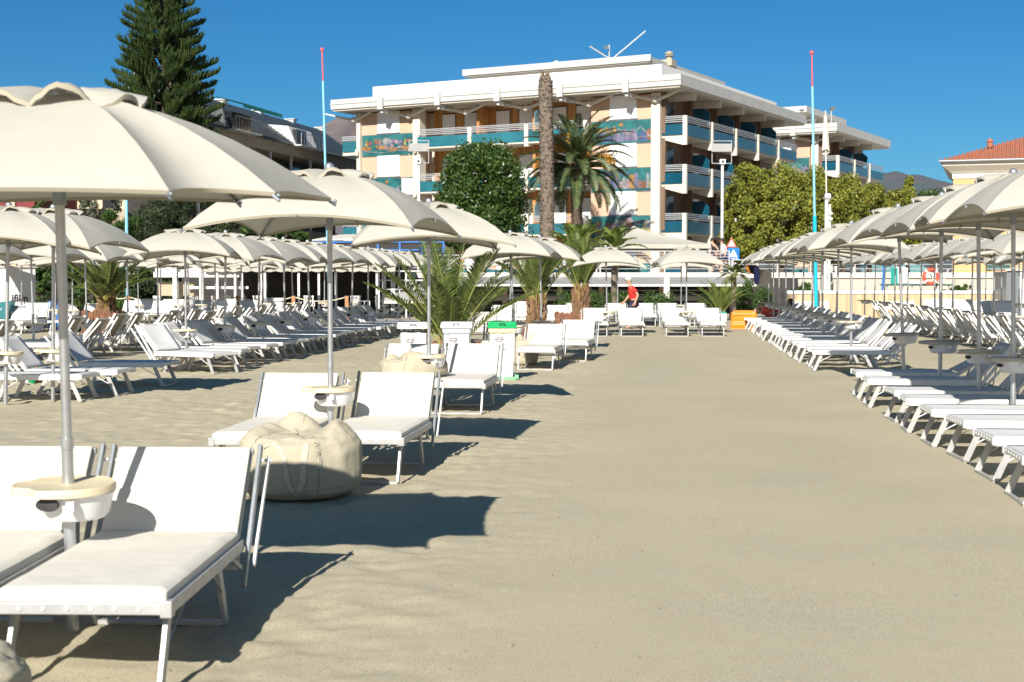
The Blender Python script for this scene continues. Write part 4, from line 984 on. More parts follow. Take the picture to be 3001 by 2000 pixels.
def picket(px, Y, w, h, label, n=6):
    r = thing('picket_planter', (X(px, Y), Y, 0), 0, label, 'planter', 'brown picket planters around palms')
    for s in range(4):
        for k in range(n):
            t = -w/2+w*(k+.5)/n; hh = h*(1-.04*((k*7) % 3)); a = (t, -w/2) if s == 0 else (t, w/2) if s == 1 else (-w/2, t) if s == 2 else (w/2, t)
            q = MB(); ww = w/n*.42; th = .012
            if s < 2: q.box((a[0]-ww, a[1]-th, 0), (a[0]+ww, a[1]+th, hh-.04)); q.add([(a[0]-ww,a[1]-th,hh-.04),(a[0]+ww,a[1]-th,hh-.04),(a[0],a[1]-th,hh),(a[0]-ww,a[1]+th,hh-.04),(a[0]+ww,a[1]+th,hh-.04),(a[0],a[1]+th,hh)], [(0,1,2),(3,5,4),(0,2,5,3),(1,4,5,2)])
            else: q.box((a[0]-th, a[1]-ww, 0), (a[0]+th, a[1]+ww, hh-.02))
            q.build('board', M['wood'], r)
    q = MB(); q.box((-w/2, -w/2+.013, h*.3), (w/2, -w/2+.04, h*.38)); q.box((-w/2, -w/2+.013, h*.7), (w/2, -w/2+.04, h*.78)); q.build('crossrail', M['wood'], r)
picket(1672, 46.2, 1.0, .62, 'brown picket box around the palm left of the man in red')
picket(305, 42.7, 1.05, .75, 'brown picket box around the palm of the left block')
picket(1572, 38.2, .9, .45, 'low brown picket box around the middle beach palm')
# tall palms
def tall_palm():
    Y = 82; x = X(1690, Y); rg = random.Random(21); r = thing('tall_palm', (x, Y, 0), 0, 'tall living date palm with orange date clusters in front of the hotel', 'palm tree')
    zc = 8.35; l = MB(); rb = MB()
    for k in range(64):
        t = k/64; az = k*2.399+rg.uniform(-.2,.2); el = R(86-112*t**.85+rg.uniform(-6,6)); L = rg.uniform(3.3,4.0)*(1-.10*t)
        frond(l, rb, (.1*math.cos(az), .1*math.sin(az), zc-.5*t), az, el, L, R(50+30*(1-abs(t-.5))), 58, .60, .042, .42, .04, .12, rg)
    l.build('fronds', M['palmdark'], r, recalc=False); rb.build('frond_ribs', M['rachis_dk'], r, smooth='auto')
    m = MB(); pts = [(0,0,DZ-.2),(.02,0,4),(.0,0,6),(-.0,0,zc-.6),(0,0,zc)]; m.tube(pts, [.36,.33,.32,.45,.4], 14); m.build('trunk', M['trunk'], r, smooth='auto')
    for (dx, dz, s) in ((-.95, 1.35, .5), (-1.0,1.0,.45), (1.75,.15,.5), (-1.9,.2,.35), (.5,.3,.4)):
        m = MB()
        for k in range(120):
            p = Vector((dx+rg.gauss(0,s*.5), -.5+rg.gauss(0,.25), zc+dz+rg.gauss(0,s*.5))); q = .06
            m.add([p+Vector((-q,0,-q)), p+Vector((q,0,-q)), p+Vector((0,0,q*1.2)), p+Vector((0,-q,0))], [(0,1,3),(1,2,3),(2,0,3)])
        m.build('date_cluster', M['dates'], r, recalc=False)
tall_palm()
def dead_palm():
    Y = 78; x = X(1602, Y); rg = random.Random(4); r = thing('dead_palm', (x, Y, 0), 0, 'bare headless palm trunk standing before the hotel', 'palm trunk')
    zt = Zp(225, Y); m = MB(); pts = []; rr = []
    N = 150
    for i in range(N+1):
        t = i/N; pts.append((.06*math.sin(3*t)-.10*(t), 0, DZ-.2+(zt-DZ+.2)*t)); rr.append((.40-.02*t)*(1+.035*((i % 3)-1)+rg.uniform(-.012,.012))*(1 if t < .97 else 1-8*(t-.97)*1.0))
    m.tube(pts, rr, 20); m.build('trunk', M['palmtrunk'], r, smooth=True)
    m = MB()
    for k in range(900):
        t = rg.uniform(0,.99); a = rg.uniform(0, 6.28); z = DZ+(zt-DZ)*t; cx = .06*math.sin(3*t)-.1*t; u = Vector((math.cos(a), math.sin(a), 0)); b0 = Vector((cx,0,z))+u*.375; wv = Vector((-u.y,u.x,0))*.07
        m.add([b0-wv, b0+wv, b0+u*.07+wv*.5+Vector((0,0,.07)), b0+u*.07-wv*.5+Vector((0,0,.07))], [(0,1,2,3)])
    m.build('leaf_scars', M['palmtrunk'], r, recalc=False)
    m = MB()
    for k in range(46):
        a = rg.uniform(0, 6.28); u = Vector((math.cos(a), math.sin(a), 0)); b0 = Vector((-.1,0,zt-.15))+u*rg.uniform(.02,.2); tp = b0+u*rg.uniform(.02,.3)+Vector((0,0,rg.uniform(.1,.62))); wv = Vector((-u.y,u.x,0))*.06
        m.add([b0-wv, b0+wv, tp, b0+u*.06], [(0,1,2),(0,2,3)])
    m.build('dry_tuft', M['leafbase'], r, recalc=False)
dead_palm()
def leaf_cloud(n, fn, size, rg, asp=.45, droop=0, seedn=None):
    """n leaves as folded diamonds; fn returns (point, outward normal)"""
    vs = np.empty((n, 4, 3)); 
    for i in range(n):
        p, o = fn(rg); l = size*rg.uniform(.65, 1.3)
        d = Vector((rg.gauss(0,1), rg.gauss(0,1), rg.gauss(0,1)-droop)).normalized(); nn = (o+Vector((rg.gauss(0,.6), rg.gauss(0,.6), rg.gauss(0,.6)))).normalized()
        w_ = d.cross(nn); w_ = w_.normalized() if w_.length > 1e-4 else Vector((1,0,0))
        vs[i, 0] = p-d*l/2; vs[i, 1] = p+w_*l*asp/2; vs[i, 2] = p+d*l/2; vs[i, 3] = p-w_*l*asp/2
    mb = MB(); mb.v = [tuple(v) for v in vs.reshape(-1, 3)]; mb.f = [(4*i, 4*i+1, 4*i+2, 4*i+3) for i in range(n)]; mb.m = [0]*n
    return mb
def limbs(H0, H1, r0, spread, n, rg, lean=0):
    m = MB(); m.tube([(0,0,H0-.2), (lean*.3,0,H0+(H1-H0)*.35), (lean,0,H0+(H1-H0)*.8)], [r0, r0*.75, r0*.3], 10)
    for k in range(n):
        t = rg.uniform(.25,.75); z = H0+(H1-H0)*t; a = rg.uniform(0, 6.28); l = spread*rg.uniform(.5,.95); b = Vector((lean*t, 0, z)); e = b+Vector((math.cos(a)*l, math.sin(a)*l, l*rg.uniform(.3,.9)))
        mid = b.lerp(e, .5)+Vector((0,0,.1*l)); m.tube([b, mid, e], [r0*.35, r0*.22, r0*.08], 6)
        for q in range(3):
            e2 = mid.lerp(e, rg.random())+Vector((rg.uniform(-.4,.4), rg.uniform(-.4,.4), rg.uniform(.1,.5)))*l*.6; m.tube([mid.lerp(e, .3), e2], [r0*.12, r0*.04], 5)
    return m
def clump_tree(name, px, Y, z0, z1, rad, n, size, lm, label, seed, group=None, shape='ellipse', clumps=40, trunk=.16, zt=None, asp=.45, droop=0, dens=.35, cat='tree', yr=None):
    rg = random.Random(seed); x = X(px, Y); r = thing(name, (x, Y, 0), 0, label, cat, group); H = z1-z0; yr = yr or rad
    cs = []
    for k in range(clumps):
        a = k*2.399; t = (k+.5)/clumps; zz = rg.uniform(0, 1)
        if shape == 'box': pr = min(1, (1-max(0, (zz-.60)/.40)**2.6)**.5)
        elif shape == 'cone': pr = (1-zz)**.7*min(1, .4+zz*3)
        else: pr = math.sqrt(max(0.02, 1-(2*zz-1)**2))
        rr = pr*rg.uniform(.35, 1)**.4*(1.12 if k % 6 == 0 else 1)
        cs.append((Vector((math.cos(a)*rr*rad*.86, math.sin(a)*rr*yr*.86, z0+H*(.06+.88*zz))), rg.uniform(.22,.42)*min(rad, H*.4)))
    def fn(rg):
        c, cr = cs[rg.randrange(len(cs))]; d = Vector((rg.gauss(0,1), rg.gauss(0,1), rg.gauss(0,1))).normalized(); p = c+d*cr*(rg.random()**dens)
        return p, d
    leaf_cloud(n, fn, size, rg, asp, droop).build('crown', M[lm], r, recalc=False)
    limbs(zt if zt is not None else DZ, z0+H*.7, trunk, rad*.8, 14, rg).build('trunk', M['trunk'], r, smooth='auto')
    return r
clump_tree('clipped_tree', 1412, 76, Zp(735,76), Zp(424,76), 2.32, 34000, .22, 'magnolia', 'dense glossy green tree clipped into a rounded block before the hotel', 31, shape='box', clumps=170, trunk=.25, asp=.42, dens=.45)
gy = 'yellowing trees along the promenade'
for i, (px, Y, top, rad) in enumerate(((2195, 80, 470, 1.35), (2290, 81, 482, 1.75), (2385, 83, 498, 1.7), (2470, 85, 512, 1.7), (2548, 90, 535, 1.5), (2630, 96, 545, 1.7), (2172, 84, 520, 1.1))):
    clump_tree('yellowing_tree', px, Y, Zp(770,Y), Zp(top,Y), rad, 15000, .18, 'yellowleaf', ['tall green-gold tree next to the floodlight post, first of the right trees','broad green-gold tree directly left of the turquoise flagpole','green-gold tree directly right of the turquoise flagpole','green-gold tree before the smaller hotel wing, right of the white lamp mast','smaller brownish tree below the end of the wing balconies','sparse yellow-green tree against the hill','low yellow-green tree right above the pedestrian sign'][i], 40+i, gy, shape='ellipse', clumps=80, asp=.6, droop=.9, dens=.5)
clump_tree('pointed_tree', 2660, 98, Zp(700,98), Zp(512,98), .8, 3500, .22, 'yellowleaf', 'slim pointed yellow-green tree standing out against the hill', 51, gy, shape='cone', clumps=30, droop=.3)
clump_tree('hedge_tree', 2730, 104, Zp(740,104), Zp(560,104), 2.2, 6000, .25, 'shrub', 'loose green tree left of the orange house', 52, gy, clumps=50)
# norfolk pine
def norfolk():
    Y = 78; x = X(490, Y); rg = random.Random(8); r = thing('norfolk_pine', (x, Y, 0), 0, 'tall dark Norfolk pine with tiers of upswept branches, cut by the top edge', 'pine tree')
    H = 20.5; m = MB(); m.tube([(0,0,DZ-.2),(.05,0,10),(0,0,H)], [.42,.26,.03], 12); m.build('trunk', M['trunk'], r, smooth='auto')
    b = MB(); l = MB(); z = 6.2
    while z < H-.2:
        t = (H-z)/14.3; rad = .25+3.6*min(1, t)**.72; nb = 6 if t > .2 else 5; a0 = rg.uniform(0, 6.28)
        for k in range(nb):
            a = a0+k*6.283/nb+rg.uniform(-.15,.15); rr = rad*rg.uniform(.82,1.08); u = Vector((math.cos(a), math.sin(a), 0)); side = Vector((-u.y, u.x, 0))
            pts = [Vector((0,0,z))+u*rr*s+Vector((0,0,rr*(.10*s+.16*s*s*s))) for s in (0,.25,.5,.75,1)]
            b.tube(pts, [.055*(1-.8*i/4) for i in range(5)], 5, cap=False)
            nk = max(6, int(rr/.155))
            for q in range(nk+2):
                s = .22+.80*(q/nk); s = min(s, 1.0); f = s*4; i = min(int(f), 3); p = pts[i].lerp(pts[i+1], f-i); ll = (.62*math.sin(math.pi*min(1, .30+.62*s))+.16)*min(1, .55+t)*rg.uniform(.85,1.15)
                for sg in (-1, 1):
                    v = (side*sg*rg.uniform(.35,.62)+u*.55+Vector((0,0,rg.uniform(.55,.85)))).normalized()
                    e = p+v*ll*.6; e2 = p+v*ll+Vector((0,0,ll*.22))
                    # rope-like twig made of short needle flaps
                    l.tube([p, e, e2], [.055, .060, .012], 4, cap=False)
                    for h in range(9):
                        c = p.lerp(e2, (h+.5)/9); dv = Vector((rg.gauss(0,1), rg.gauss(0,1), rg.gauss(0,1)))  .normalized()*.16; c2 = c+dv+v*.09; wv = v.cross(dv); wv = wv.normalized()*.02 if wv.length > 1e-4 else Vector((.02,0,0))
                        l.add([c-wv, c+wv, c2], [(0,1,2)])
        z += .50 if t > .25 else .38
    b.build('branches', M['trunk'], r, smooth='auto'); l.build('needles', M['needle'], r, recalc=False)
norfolk()
gd = 'dark trees and shrubs behind the left block'
clump_tree('dark_pine', 560, 74, Zp(760,74), Zp(545,74), 2.6, 11000, .30, 'darkleaf', 'dark bushy pine below the Norfolk pine', 61, gd, clumps=90, asp=.16, dens=.5)
clump_tree('dark_pine', 468, 76, Zp(760,76), Zp(580,76), 1.4, 6000, .30, 'darkleaf', 'dark feathery pine left of the second umbrella tip', 62, gd, clumps=60, asp=.16)
clump_tree('evergreen_shrub', 690, 73, Zp(760,73), Zp(625,73), 1.7, 6000, .28, 'darkleaf', 'shadowy evergreen shrub under the second umbrella', 63, gd, clumps=50, asp=.3)
clump_tree('green_shrub', 800, 72, Zp(750,72), Zp(635,72), 1.9, 6500, .24, 'shrub', 'leafy bright green shrub behind the second umbrella pole', 64, gd, clumps=60)
clump_tree('small_tree', 290, 84, Zp(640,84), Zp(535,84), 1.5, 2600, .2, 'olive', 'sparse small tree with a leaning dark trunk before the cream block', 65, gd, clumps=26, trunk=.2)
clump_tree('green_shrub', 240, 80, Zp(730,80), Zp(640,80), 1.1, 4000, .22, 'olive', 'grey-green bush behind the nearest umbrella pole', 66, gd, clumps=40)
clump_tree('green_shrub', 132, 82, Zp(720,82), Zp(575,82), .8, 2500, .2, 'shrub', 'narrow green bush beside the dark red house', 67, gd, clumps=25)
clump_tree('yucca_shrub', 345, 74, Zp(720,74), Zp(620,74), 1.1, 2600, .5, 'shrub', 'spiky yucca bush beside the slim white pole', 68, gd, clumps=14, asp=.08)
def back_wall():
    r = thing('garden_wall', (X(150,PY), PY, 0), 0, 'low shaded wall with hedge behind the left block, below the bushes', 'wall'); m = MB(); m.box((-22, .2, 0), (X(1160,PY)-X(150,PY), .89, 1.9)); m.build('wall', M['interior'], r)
back_wall()
for i, (px, tp, rd_) in enumerate(((255,765,1.1),(180,775,1.0),(385,768,1.0),(455,775,.9),(110,780,1.0))):
    clump_tree('hedge_bush', px, 66, .1, Zp(tp,66), rd_, 2600, .2, 'darkleaf' if i % 2 else 'shrub', ['green hedge bush beside the left picket planter, its right half hidden','green hedge bush directly behind the blue board','dark hedge bush between the slim mast and the terrace','dark hedge bush at the left end of the white terrace awning','dark hedge bush above the louvered kiosk doors'][i], 90+i, gd, clumps=26, zt=0, trunk=.05)
clump_tree('green_shrub', 60, 80, Zp(740,80), Zp(630,80), 1.2, 2500, .2, 'darkleaf', 'dark bush low at the far left before the red house', 69, gd, clumps=25)
clump_tree('terrace_shrub', 420, 66, 0, Zp(800,66), 1.0, 3000, .2, 'darkleaf', 'dark shrub growing beside the terrace awning', 70, gd, clumps=30, zt=0)
clump_tree('green_shrub', 2205, 61, 0, Zp(825,61), 1.0, 6500, .16, 'shrub', 'bushy green shrub right of the little palm trunk', 71, 'plants at the end of the open sand', clumps=50, zt=0, trunk=.06, asp=.2)
clump_tree('green_shrub', 2358, 66, .6, Zp(832,66), .8, 1800, .16, 'shrub', 'low green shrub over the reed fence near the turquoise flagpole', 72, 'plants at the end of the open sand', clumps=25, zt=0, trunk=.05)
clump_tree('green_shrub', 2815, 66, .8, Zp(836,66), 1.1, 2200, .18, 'shrub', 'dark green shrub over the reed fence below the lifebuoy', 73, 'plants at the end of the open sand', clumps=30, zt=0, trunk=.05)
# small palm with bare trunk, and pale grass palm
def little_palm():
    Y = 58; r = thing('little_palm', (X(2148, Y), Y, 0), 0, 'little palm with a bare brown trunk beside the orange slide', 'palm tree'); rg = random.Random(2)
    m = MB(); m.tube([(0,0,-.05),(.02,0,.9),(.04,0,Zp(808,Y))], [.15,.13,.10], 12); m.build('trunk', M['palmtrunk'], r, smooth='auto')
    l = MB(); rb = MB()
    for k in range(22): frond(l, rb, (0.04, 0, Zp(808,Y)), k*2.4, R(70-80*k/22), .75, R(60), 18, .22, .03, .3, .012, .3, rg)
    l.build('fronds', M['palmleaf'], r, recalc=False); rb.build('frond_ribs', M['rachis'], r)
    Y = 57; r = thing('grass_palm', (X(2112, Y), Y, 0), 0, 'pale arching feather palm left of the little palm trunk', 'palm tree'); l = MB(); rb = MB()
    for k in range(20): frond(l, rb, (0, 0, .15), k*2.4, R(85-35*k/20), 1.75, R(50), 26, .32, .02, .3, .012, .25, rg)
    l.build('fronds', M['palmbright'], r, recalc=False); rb.build('frond_ribs', M['rachis'], r)
little_palm()
def prom_palm(px, py, Y, n, L, seed, label):
    rg = random.Random(seed); z = Zp(py, Y); r = thing('terrace_palm', (X(px, Y), Y, 0), 0, label, 'palm tree', 'fresh green palms behind the far umbrellas'); l = MB(); rb = MB()
    for k in range(n): frond(l, rb, (0, 0, z), k*2.4, R(85-75*k/n), L*rg.uniform(.85,1.1), R(55), 30, .42, .04, .35, .02, .2, rg)
    l.build('fronds', M['palmbright'], r, recalc=False); rb.build('frond_ribs', M['rachis'], r)
    m = MB(); m.tube([(0,0,0),(0,0,z)], [.16,.13], 10); m.build('trunk', M['palmtrunk'], r, smooth='auto')
prom_palm(1690, 745, 60, 26, 1.75, 3, 'bright green palm crown right of the bare trunk foot')
prom_palm(1800, 735, 62, 16, 1.4, 6, 'bright green palm crown in front of the white marquee')
def planter(px, Y, w, label, seed):
    r = thing('planter_box', (X(px, Y), Y, 0), 0, label, 'planter', 'dark planter boxes before the beach club'); rg = random.Random(seed)
    m = MB(); m.add([(-w/2*.92,-.2,0),(w/2*.92,-.2,0),(w/2*.92,.2,0),(-w/2*.92,.2,0),(-w/2,-.26,.5),(w/2,-.26,.5),(w/2,.26,.5),(-w/2,.26,.5)], [(0,3,2,1),(4,5,6,7),(0,1,5,4),(1,2,6,5),(2,3,7,6),(3,0,4,7)]); m.build('box', M['dark_alu'], r, bevel=.02)
    cs = [(Vector((rg.uniform(-w*.4, w*.4), rg.uniform(-.1,.1), .55+rg.uniform(0,.55))), .2) for k in range(16)]
    def fn(rg): c, cr = cs[rg.randrange(16)]; d = Vector((rg.gauss(0,1), rg.gauss(0,1), rg.gauss(0,1))).normalized(); return c+d*cr*rg.random()**.5, d
    leaf_cloud(900, fn, .10, rg).build('plants', M['shrub'], r, recalc=False)
for i, px in enumerate((1908, 1955)): planter(px, 53, .62, ['left of the two dark planter boxes with green plants behind the white loungers','right of the two dark planter boxes with green plants behind the white loungers'][i], i)
for i, px in enumerate((1760, 1830, 2080, 1660)): planter(px, 58, .9, ['planter of small plants behind the left back umbrella pole','planter of small plants hidden behind the man in red','planter of small plants just left of the pale feather palm','planter of small plants right behind the third palm'][i], i+5)
# ------------------------------------------------------------ lettering helper
def text_mesh(body, size, depth=.002, bold=False):
    cu = bpy.data.curves.new('t', 'FONT'); cu.body = body; cu.size = size; cu.extrude = depth; cu.align_x = 'CENTER'; cu.align_y = 'CENTER'
    if bold: cu.offset = size*.018
    o = bpy.data.objects.new('t', cu); COL.objects.link(o); dg = bpy.context.evaluated_depsgraph_get()
    me = bpy.data.meshes.new_from_object(o.evaluated_get(dg)); v = [tuple(x.co) for x in me.vertices]; f = [tuple(p.vertices) for p in me.polygons]
    bpy.data.objects.remove(o); bpy.data.curves.remove(cu); bpy.data.meshes.remove(me)
    return v, f
def lettering(name, body, size, mt, parent, fn, depth=.002, bold=False):
    v, f = text_mesh(body, size, depth, bold); m = MB(); m.add([fn(Vector(p)) for p in v], f); return m.build(name, mt, parent, recalc=False)
# ------------------------------------------------------------ bean bags
def beanbag(loc, rz, w, h, label, seed, peaks, prints=False, sx=1.0, sy=.9):
    r = thing('bean_bag', loc, rz, label, 'bean bag', 'beige bean bags'); K, N = 96, 44; n0 = seed*9.1
    def surf(a, t, off=0):
        # t: 0 floor centre ... 1 top centre along the profile
        e = 4.0; ph = -math.pi/2+math.pi*t; c = max(0, math.cos(ph))**(2/e); s = math.copysign(abs(math.sin(ph))**(2/e), math.sin(ph))
        rr = w/2*c; z = h*.42+h*.42*s
        if t > .5:
            pk = 0
            for pa, ph_, wd in peaks:
                d = abs((a-pa+math.pi) % (2*math.pi)-math.pi); pk = max(pk, ph_*(.5-.5*math.cos(math.pi*max(0, 1-d/wd)))**.8)
            rim = math.exp(-((rr/(w/2)-.72)/.26)**2); z += h*pk*rim*(t-.5)*2; z -= h*.06*math.exp(-(rr/(w*.26))**2)
            rr *= 1-.07*(t-.5)*2
        nrm = Vector((math.cos(a), math.sin(a), 0)); q = Vector((math.cos(a)*1.6, math.sin(a)*1.6, t*2.4))
        f = .022*mnoise.noise(q*1.5+Vector((n0,0,0)))+.012*(1-abs(mnoise.noise(q*3.2+Vector((n0,3,0)))))*(1 if t > .45 else .6)+.006*mnoise.noise(q*9)+.010*mnoise.noise(Vector((a*1.2+n0, t*17, 2)))
        if t > .5: f += .013*(abs(mnoise.noise(Vector((math.cos(a)*4, math.sin(a)*4, n0)))) - .2)*math.sin(math.pi*(t-.5)*2)
        z += .8*f*(t > .5)
        rr += f*w/.9*min(1, rr*6)+off
        return Vector((rr*sx*math.cos(a), rr*sy*math.sin(a), max(0, z-.0)+(off*.6 if t > .6 else 0)))
    m = MB(); vs = [surf(2*math.pi*k/K, min(1, max(0, j/N))) for j in range(N+1) for k in range(K)]
    m.add(vs, [(j*K+k, j*K+(k+1) % K, (j+1)*K+(k+1) % K, (j+1)*K+k) for j in range(N) for k in range(K)]); m.build('body', M['bag'], r, smooth=True)
    for a in (-2.35, -1.12, .1, 1.5):
        s = MB(); s.tube([surf(a+.10*(t-.5), t, .002) for t in np.linspace(.17, .93, 26)], .0035, 5); s.build('seam', M['seam'], r)
    s = MB(); s.tube([surf(a, .30-.10*math.cos((a+1.75)*1.3)*1.0+.0, .002) for a in np.linspace(-2.7, -.5, 34)], .0035, 5); s.build('seam', M['seam'], r)
    if prints:
        def onto(a0, t0):
            def fn(p): return surf(a0+p.x/(w/2), t0+p.y/h*.62, .008+p.z)
            return fn
        F = onto(-1.47, .50)
        lettering('print_lettering', 'BAGNI', .07, M['bag_print'], r, lambda p: F(Vector((-p.y+.16, p.x+.10, p.z))), .001)
        mk = MB()
        def strip(pts, wd):
            vs = []; 
            for i, p in enumerate(pts):
                p = Vector(p); d = (Vector(pts[min(i+1, len(pts)-1)])-Vector(pts[max(i-1, 0)])).normalized(); n_ = Vector((-d.y, d.x))*wd*(1-.2*i/len(pts)); vs += [F(Vector((p.x+n_.x, p.y+n_.y, 0))), F(Vector((p.x-n_.x, p.y-n_.y, 0)))]
            mk.add(vs, [(2*i, 2*i+2, 2*i+3, 2*i+1) for i in range(len(pts)-1)])
        strip([(-.20+.18*t, .17-.05*t-.30*t*t) for t in np.linspace(0, 1, 14)], .018); strip([(.07-.03*t-.06*t*t, .20-.42*t) for t in np.linspace(0, 1, 14)], .024)
        for i in range(7):
            a = R(200+22*i); strip([(-.27+.025*math.cos(a), .165+.025*math.sin(a)), (-.27+.07*math.cos(a), .165+.07*math.sin(a))], .008)
        mk.build('print_emblem', M['bag_print'], r, recalc=False)
    return r
beanbag((-1.62, 10.78, 0), 0, .92, .60, 'large beige bean bag with a faded white emblem, half in umbrella shade', 1, [(-2.9,.10,.5),(1.75,.34,.75),(-.05,.26,.75),(2.6,.14,.5)], True)
beanbag((X(1212,17.95), 17.95, .42), .6, .86, .27, 'crumpled beige bean bag lying on a lounger behind the second pair', 2, [(-1.9,.65,.9),(-.6,.35,.6),(1.2,.5,.7),(2.7,.35,.6)])
beanbag((X(1535,27.4), 27.4, 0), 1, .60, .62, 'small round bean bag right of the green-lidded bin', 3, [(-1.6,.3,.6),(1,.2,.7)], sx=.9)
beanbag((-2.09, 4.74, 0), .9, .92, .46, 'bean bag cut off in the bottom left corner', 4, [])
# ------------------------------------------------------------ waste bins
def waste_bin(loc, rz, lidm, linerm, label, green=False):
    r = thing('waste_bin', loc, rz, label, 'waste bin', 'white waste bins with lettering')
    W, D, Hh = .42, .36, .86
    b = MB(); z0 = .05; b.add([(-W*.42,-D*.42,z0),(W*.42,-D*.42,z0),(W*.42,D*.42,z0),(-W*.42,D*.42,z0),(-W/2,-D/2,Hh),(W/2,-D/2,Hh),(W/2,D/2,Hh),(-W/2,D/2,Hh)], [(0,3,2,1),(4,5,6,7),(0,1,5,4),(1,2,6,5),(2,3,7,6),(3,0,4,7)])
    b.build('body', M['plastic_white'], r, bevel=.015)
    k = MB(); k.box((.06, -D/2*.93-.006, .12), (.068, -D/2*.93+.01, Hh-.16)); k.build('panel_line', M['seam'], r)
    l = MB(); zz = Hh-(.05 if linerm == 'bagblack' else .08)
    def ln(s, t):
        a = s*4; i = int(min(a, 3.999)); f = a-i; cs = [(-1,-1),(1,-1),(1,1),(-1,1),(-1,-1)]; x = cs[i][0]*(1-f)+cs[i+1][0]*f; y = cs[i][1]*(1-f)+cs[i+1][1]*f
        o_ = 1.045+.035*mnoise.noise(Vector((s*23, t*3, loc[0]*5)))+.03*math.sin(math.pi*t); z = zz+(Hh-zz)*t-(.03*abs(mnoise.noise(Vector((s*11, 1, loc[0])))) if t < .1 else 0)
        return (x*W/2*o_, y*D/2*o_, z)
    l.grid(ln, 72, 6); l.build('bin_liner', M[linerm], r, smooth=True, solid=.003)
    t = MB(); n = 9
    if green:
        t.box((-W/2-.03, -D/2-.03, Hh-.005), (W/2+.03, D/2+.03, Hh+.035)); t.box((-W/2-.02, -D/2-.015, Hh+.035), (W/2+.02, D/2+.02, Hh+.095))
        for x in (-.16, .0, .15): t.lathe([(.012,0),(.012,.02),(.004,.024)], 8, (x, -.02, Hh+.095))
    else:
        pr = [(-D/2-.04, Hh-.0), (-D/2-.03, Hh+.055), (-D/2+.02, Hh+.085), (-.05, Hh+.105), (.08, Hh+.105), (D/2-.02, Hh+.085), (D/2+.03, Hh+.055), (D/2+.04, Hh-.0)]
        t.add([(-W/2-.045, y, z) for y, z in pr]+[(W/2+.045, y, z) for y, z in pr], [tuple(range(7,-1,-1)), tuple(range(8,16))]+[(i, i+1, i+9, i+8) for i in range(7)]+[(7,0,8,15)])
    lid = t.build('lid', M[lidm], r, bevel=.012, smooth='auto')
    h = MB(); y = -D/2-.045; h.tube([(-.05, y, Hh+.045), (-.042, y-.02, Hh+.075), (.042, y-.02, Hh+.075), (.05, y, Hh+.045)], .008, 6); h.build('handle', M['black'], lid, smooth='auto')
    for i, tx in enumerate(('È più facile', 'tenere pulito,', 'che pulire')):
        lettering('lettering', tx, .030, M['ink'], r, lambda p, i=i: Vector((p.x-.045, -D/2*.985-.004-p.z, p.y+.70-.028*i)), .001, True)
    f = MB(); f.box((-W/2+.02, -D/2, -.01), (W/2+.03, D/2, .05)) if green else f.box((-W/2+.03, -D/2+.02, -.01), (W/2-.03, D/2-.02, .05))
    if green: f.tube([(W/2+.0, -.16, .045), (W/2+.06, -.16, .045)], .045, 14)
    f.build('foot', M['greenpale' if green else 'plastic_white'], r, bevel=.006, smooth='auto')
    m = MB()
    for s in (-1, 1): m.tube([(s*W*.5, -D*.3, .05), (s*W*.53, -D*.3, Hh-.1)], .009, 6)
    m.build('frame', M['alu'], r, smooth='auto')
waste_bin((X(1472,23.5), 23.5, 0), 0, 'green', 'bagyellow', 'white waste bin with a bright green lid and yellowish liner', True)
waste_bin((X(1340,23.2), 23.2, 0), R(-3), 'plastic_white', 'bagplastic', 'white waste bin with a pale blue liner, middle of three')
waste_bin((X(1212,23.0), 23.0, 0), R(2), 'plastic_white', 'bagblack', 'white waste bin with a black liner, left of three')
for px, lab in ((1275, 'small brown round reel between the left and middle bins'), (1403, 'small brown round reel between the middle and green-lidded bins')):
    r = thing('cable_reel', (X(px,24.5), 24.5, 0), 0, lab, 'reel', 'brown reels behind the bins'); m = MB(); m.tube([(0,-.06,.55),(0,-.04,.55)], .055, 18); m.build('disc', M['wood'], r, smooth='auto')
    m = MB(); m.box((-.11,-.05,0), (.11,.15,.44)); m.build('base', M['black'], r, bevel=.03)
# ------------------------------------------------------------ beach club under the promenade
def club():
    y0 = PY
    r = thing('beach_club', (0, y0, 0), 0, 'shaded beach club front under the promenade with a long grey awning', 'building')
    xa, xb = X(1270, y0), X(2275, y0)
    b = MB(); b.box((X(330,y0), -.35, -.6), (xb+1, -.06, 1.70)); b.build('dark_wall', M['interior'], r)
    b = MB(); b.add([(xa,-.06,1.78),(xb-1.4,-.06,1.78),(xb-1.4,-2.7,1.40),(xa,-2.7,1.40),(xa,-.06,1.73),(xb-1.4,-.06,1.73),(xb-1.4,-2.7,1.37),(xa,-2.7,1.37)], [(0,1,2,3),(4,7,6,5),(0,3,7,4),(1,5,6,2),(3,2,6,7)]); b.build('awning', M['greyfab'], r)
    b = MB(); b.box((xa, -2.78, 1.33), (xb-1.4, -2.70, 1.43)); b.build('awning_bar', M['white'], r)
    for z, hh, y in ((1.10,.05,-.6),(.88,.05,-.6),(.62,.22,-.8)):
        q = MB(); q.box((xa, y, z), (xb-3, y+.08, z+hh)); q.build('ledge', M['dark_alu'] if z > .7 else M['greyfab'], r)
    for px in (1330, 1480, 1640, 1760, 1935, 2080): 
        q = MB(); x = X(px, y0); q.box((x-.12, -.75, -.3), (x+.12, -.40, 1.7)); q.build('pillar', M['beigewall'], r)
    q = MB(); x = X(1935, y0); q.box((x-.14, -3.0, .75), (x+.14, -2.8, 1.75)); q.build('folded_blind', M['concrete_lt'], r, bevel=.03)
club()
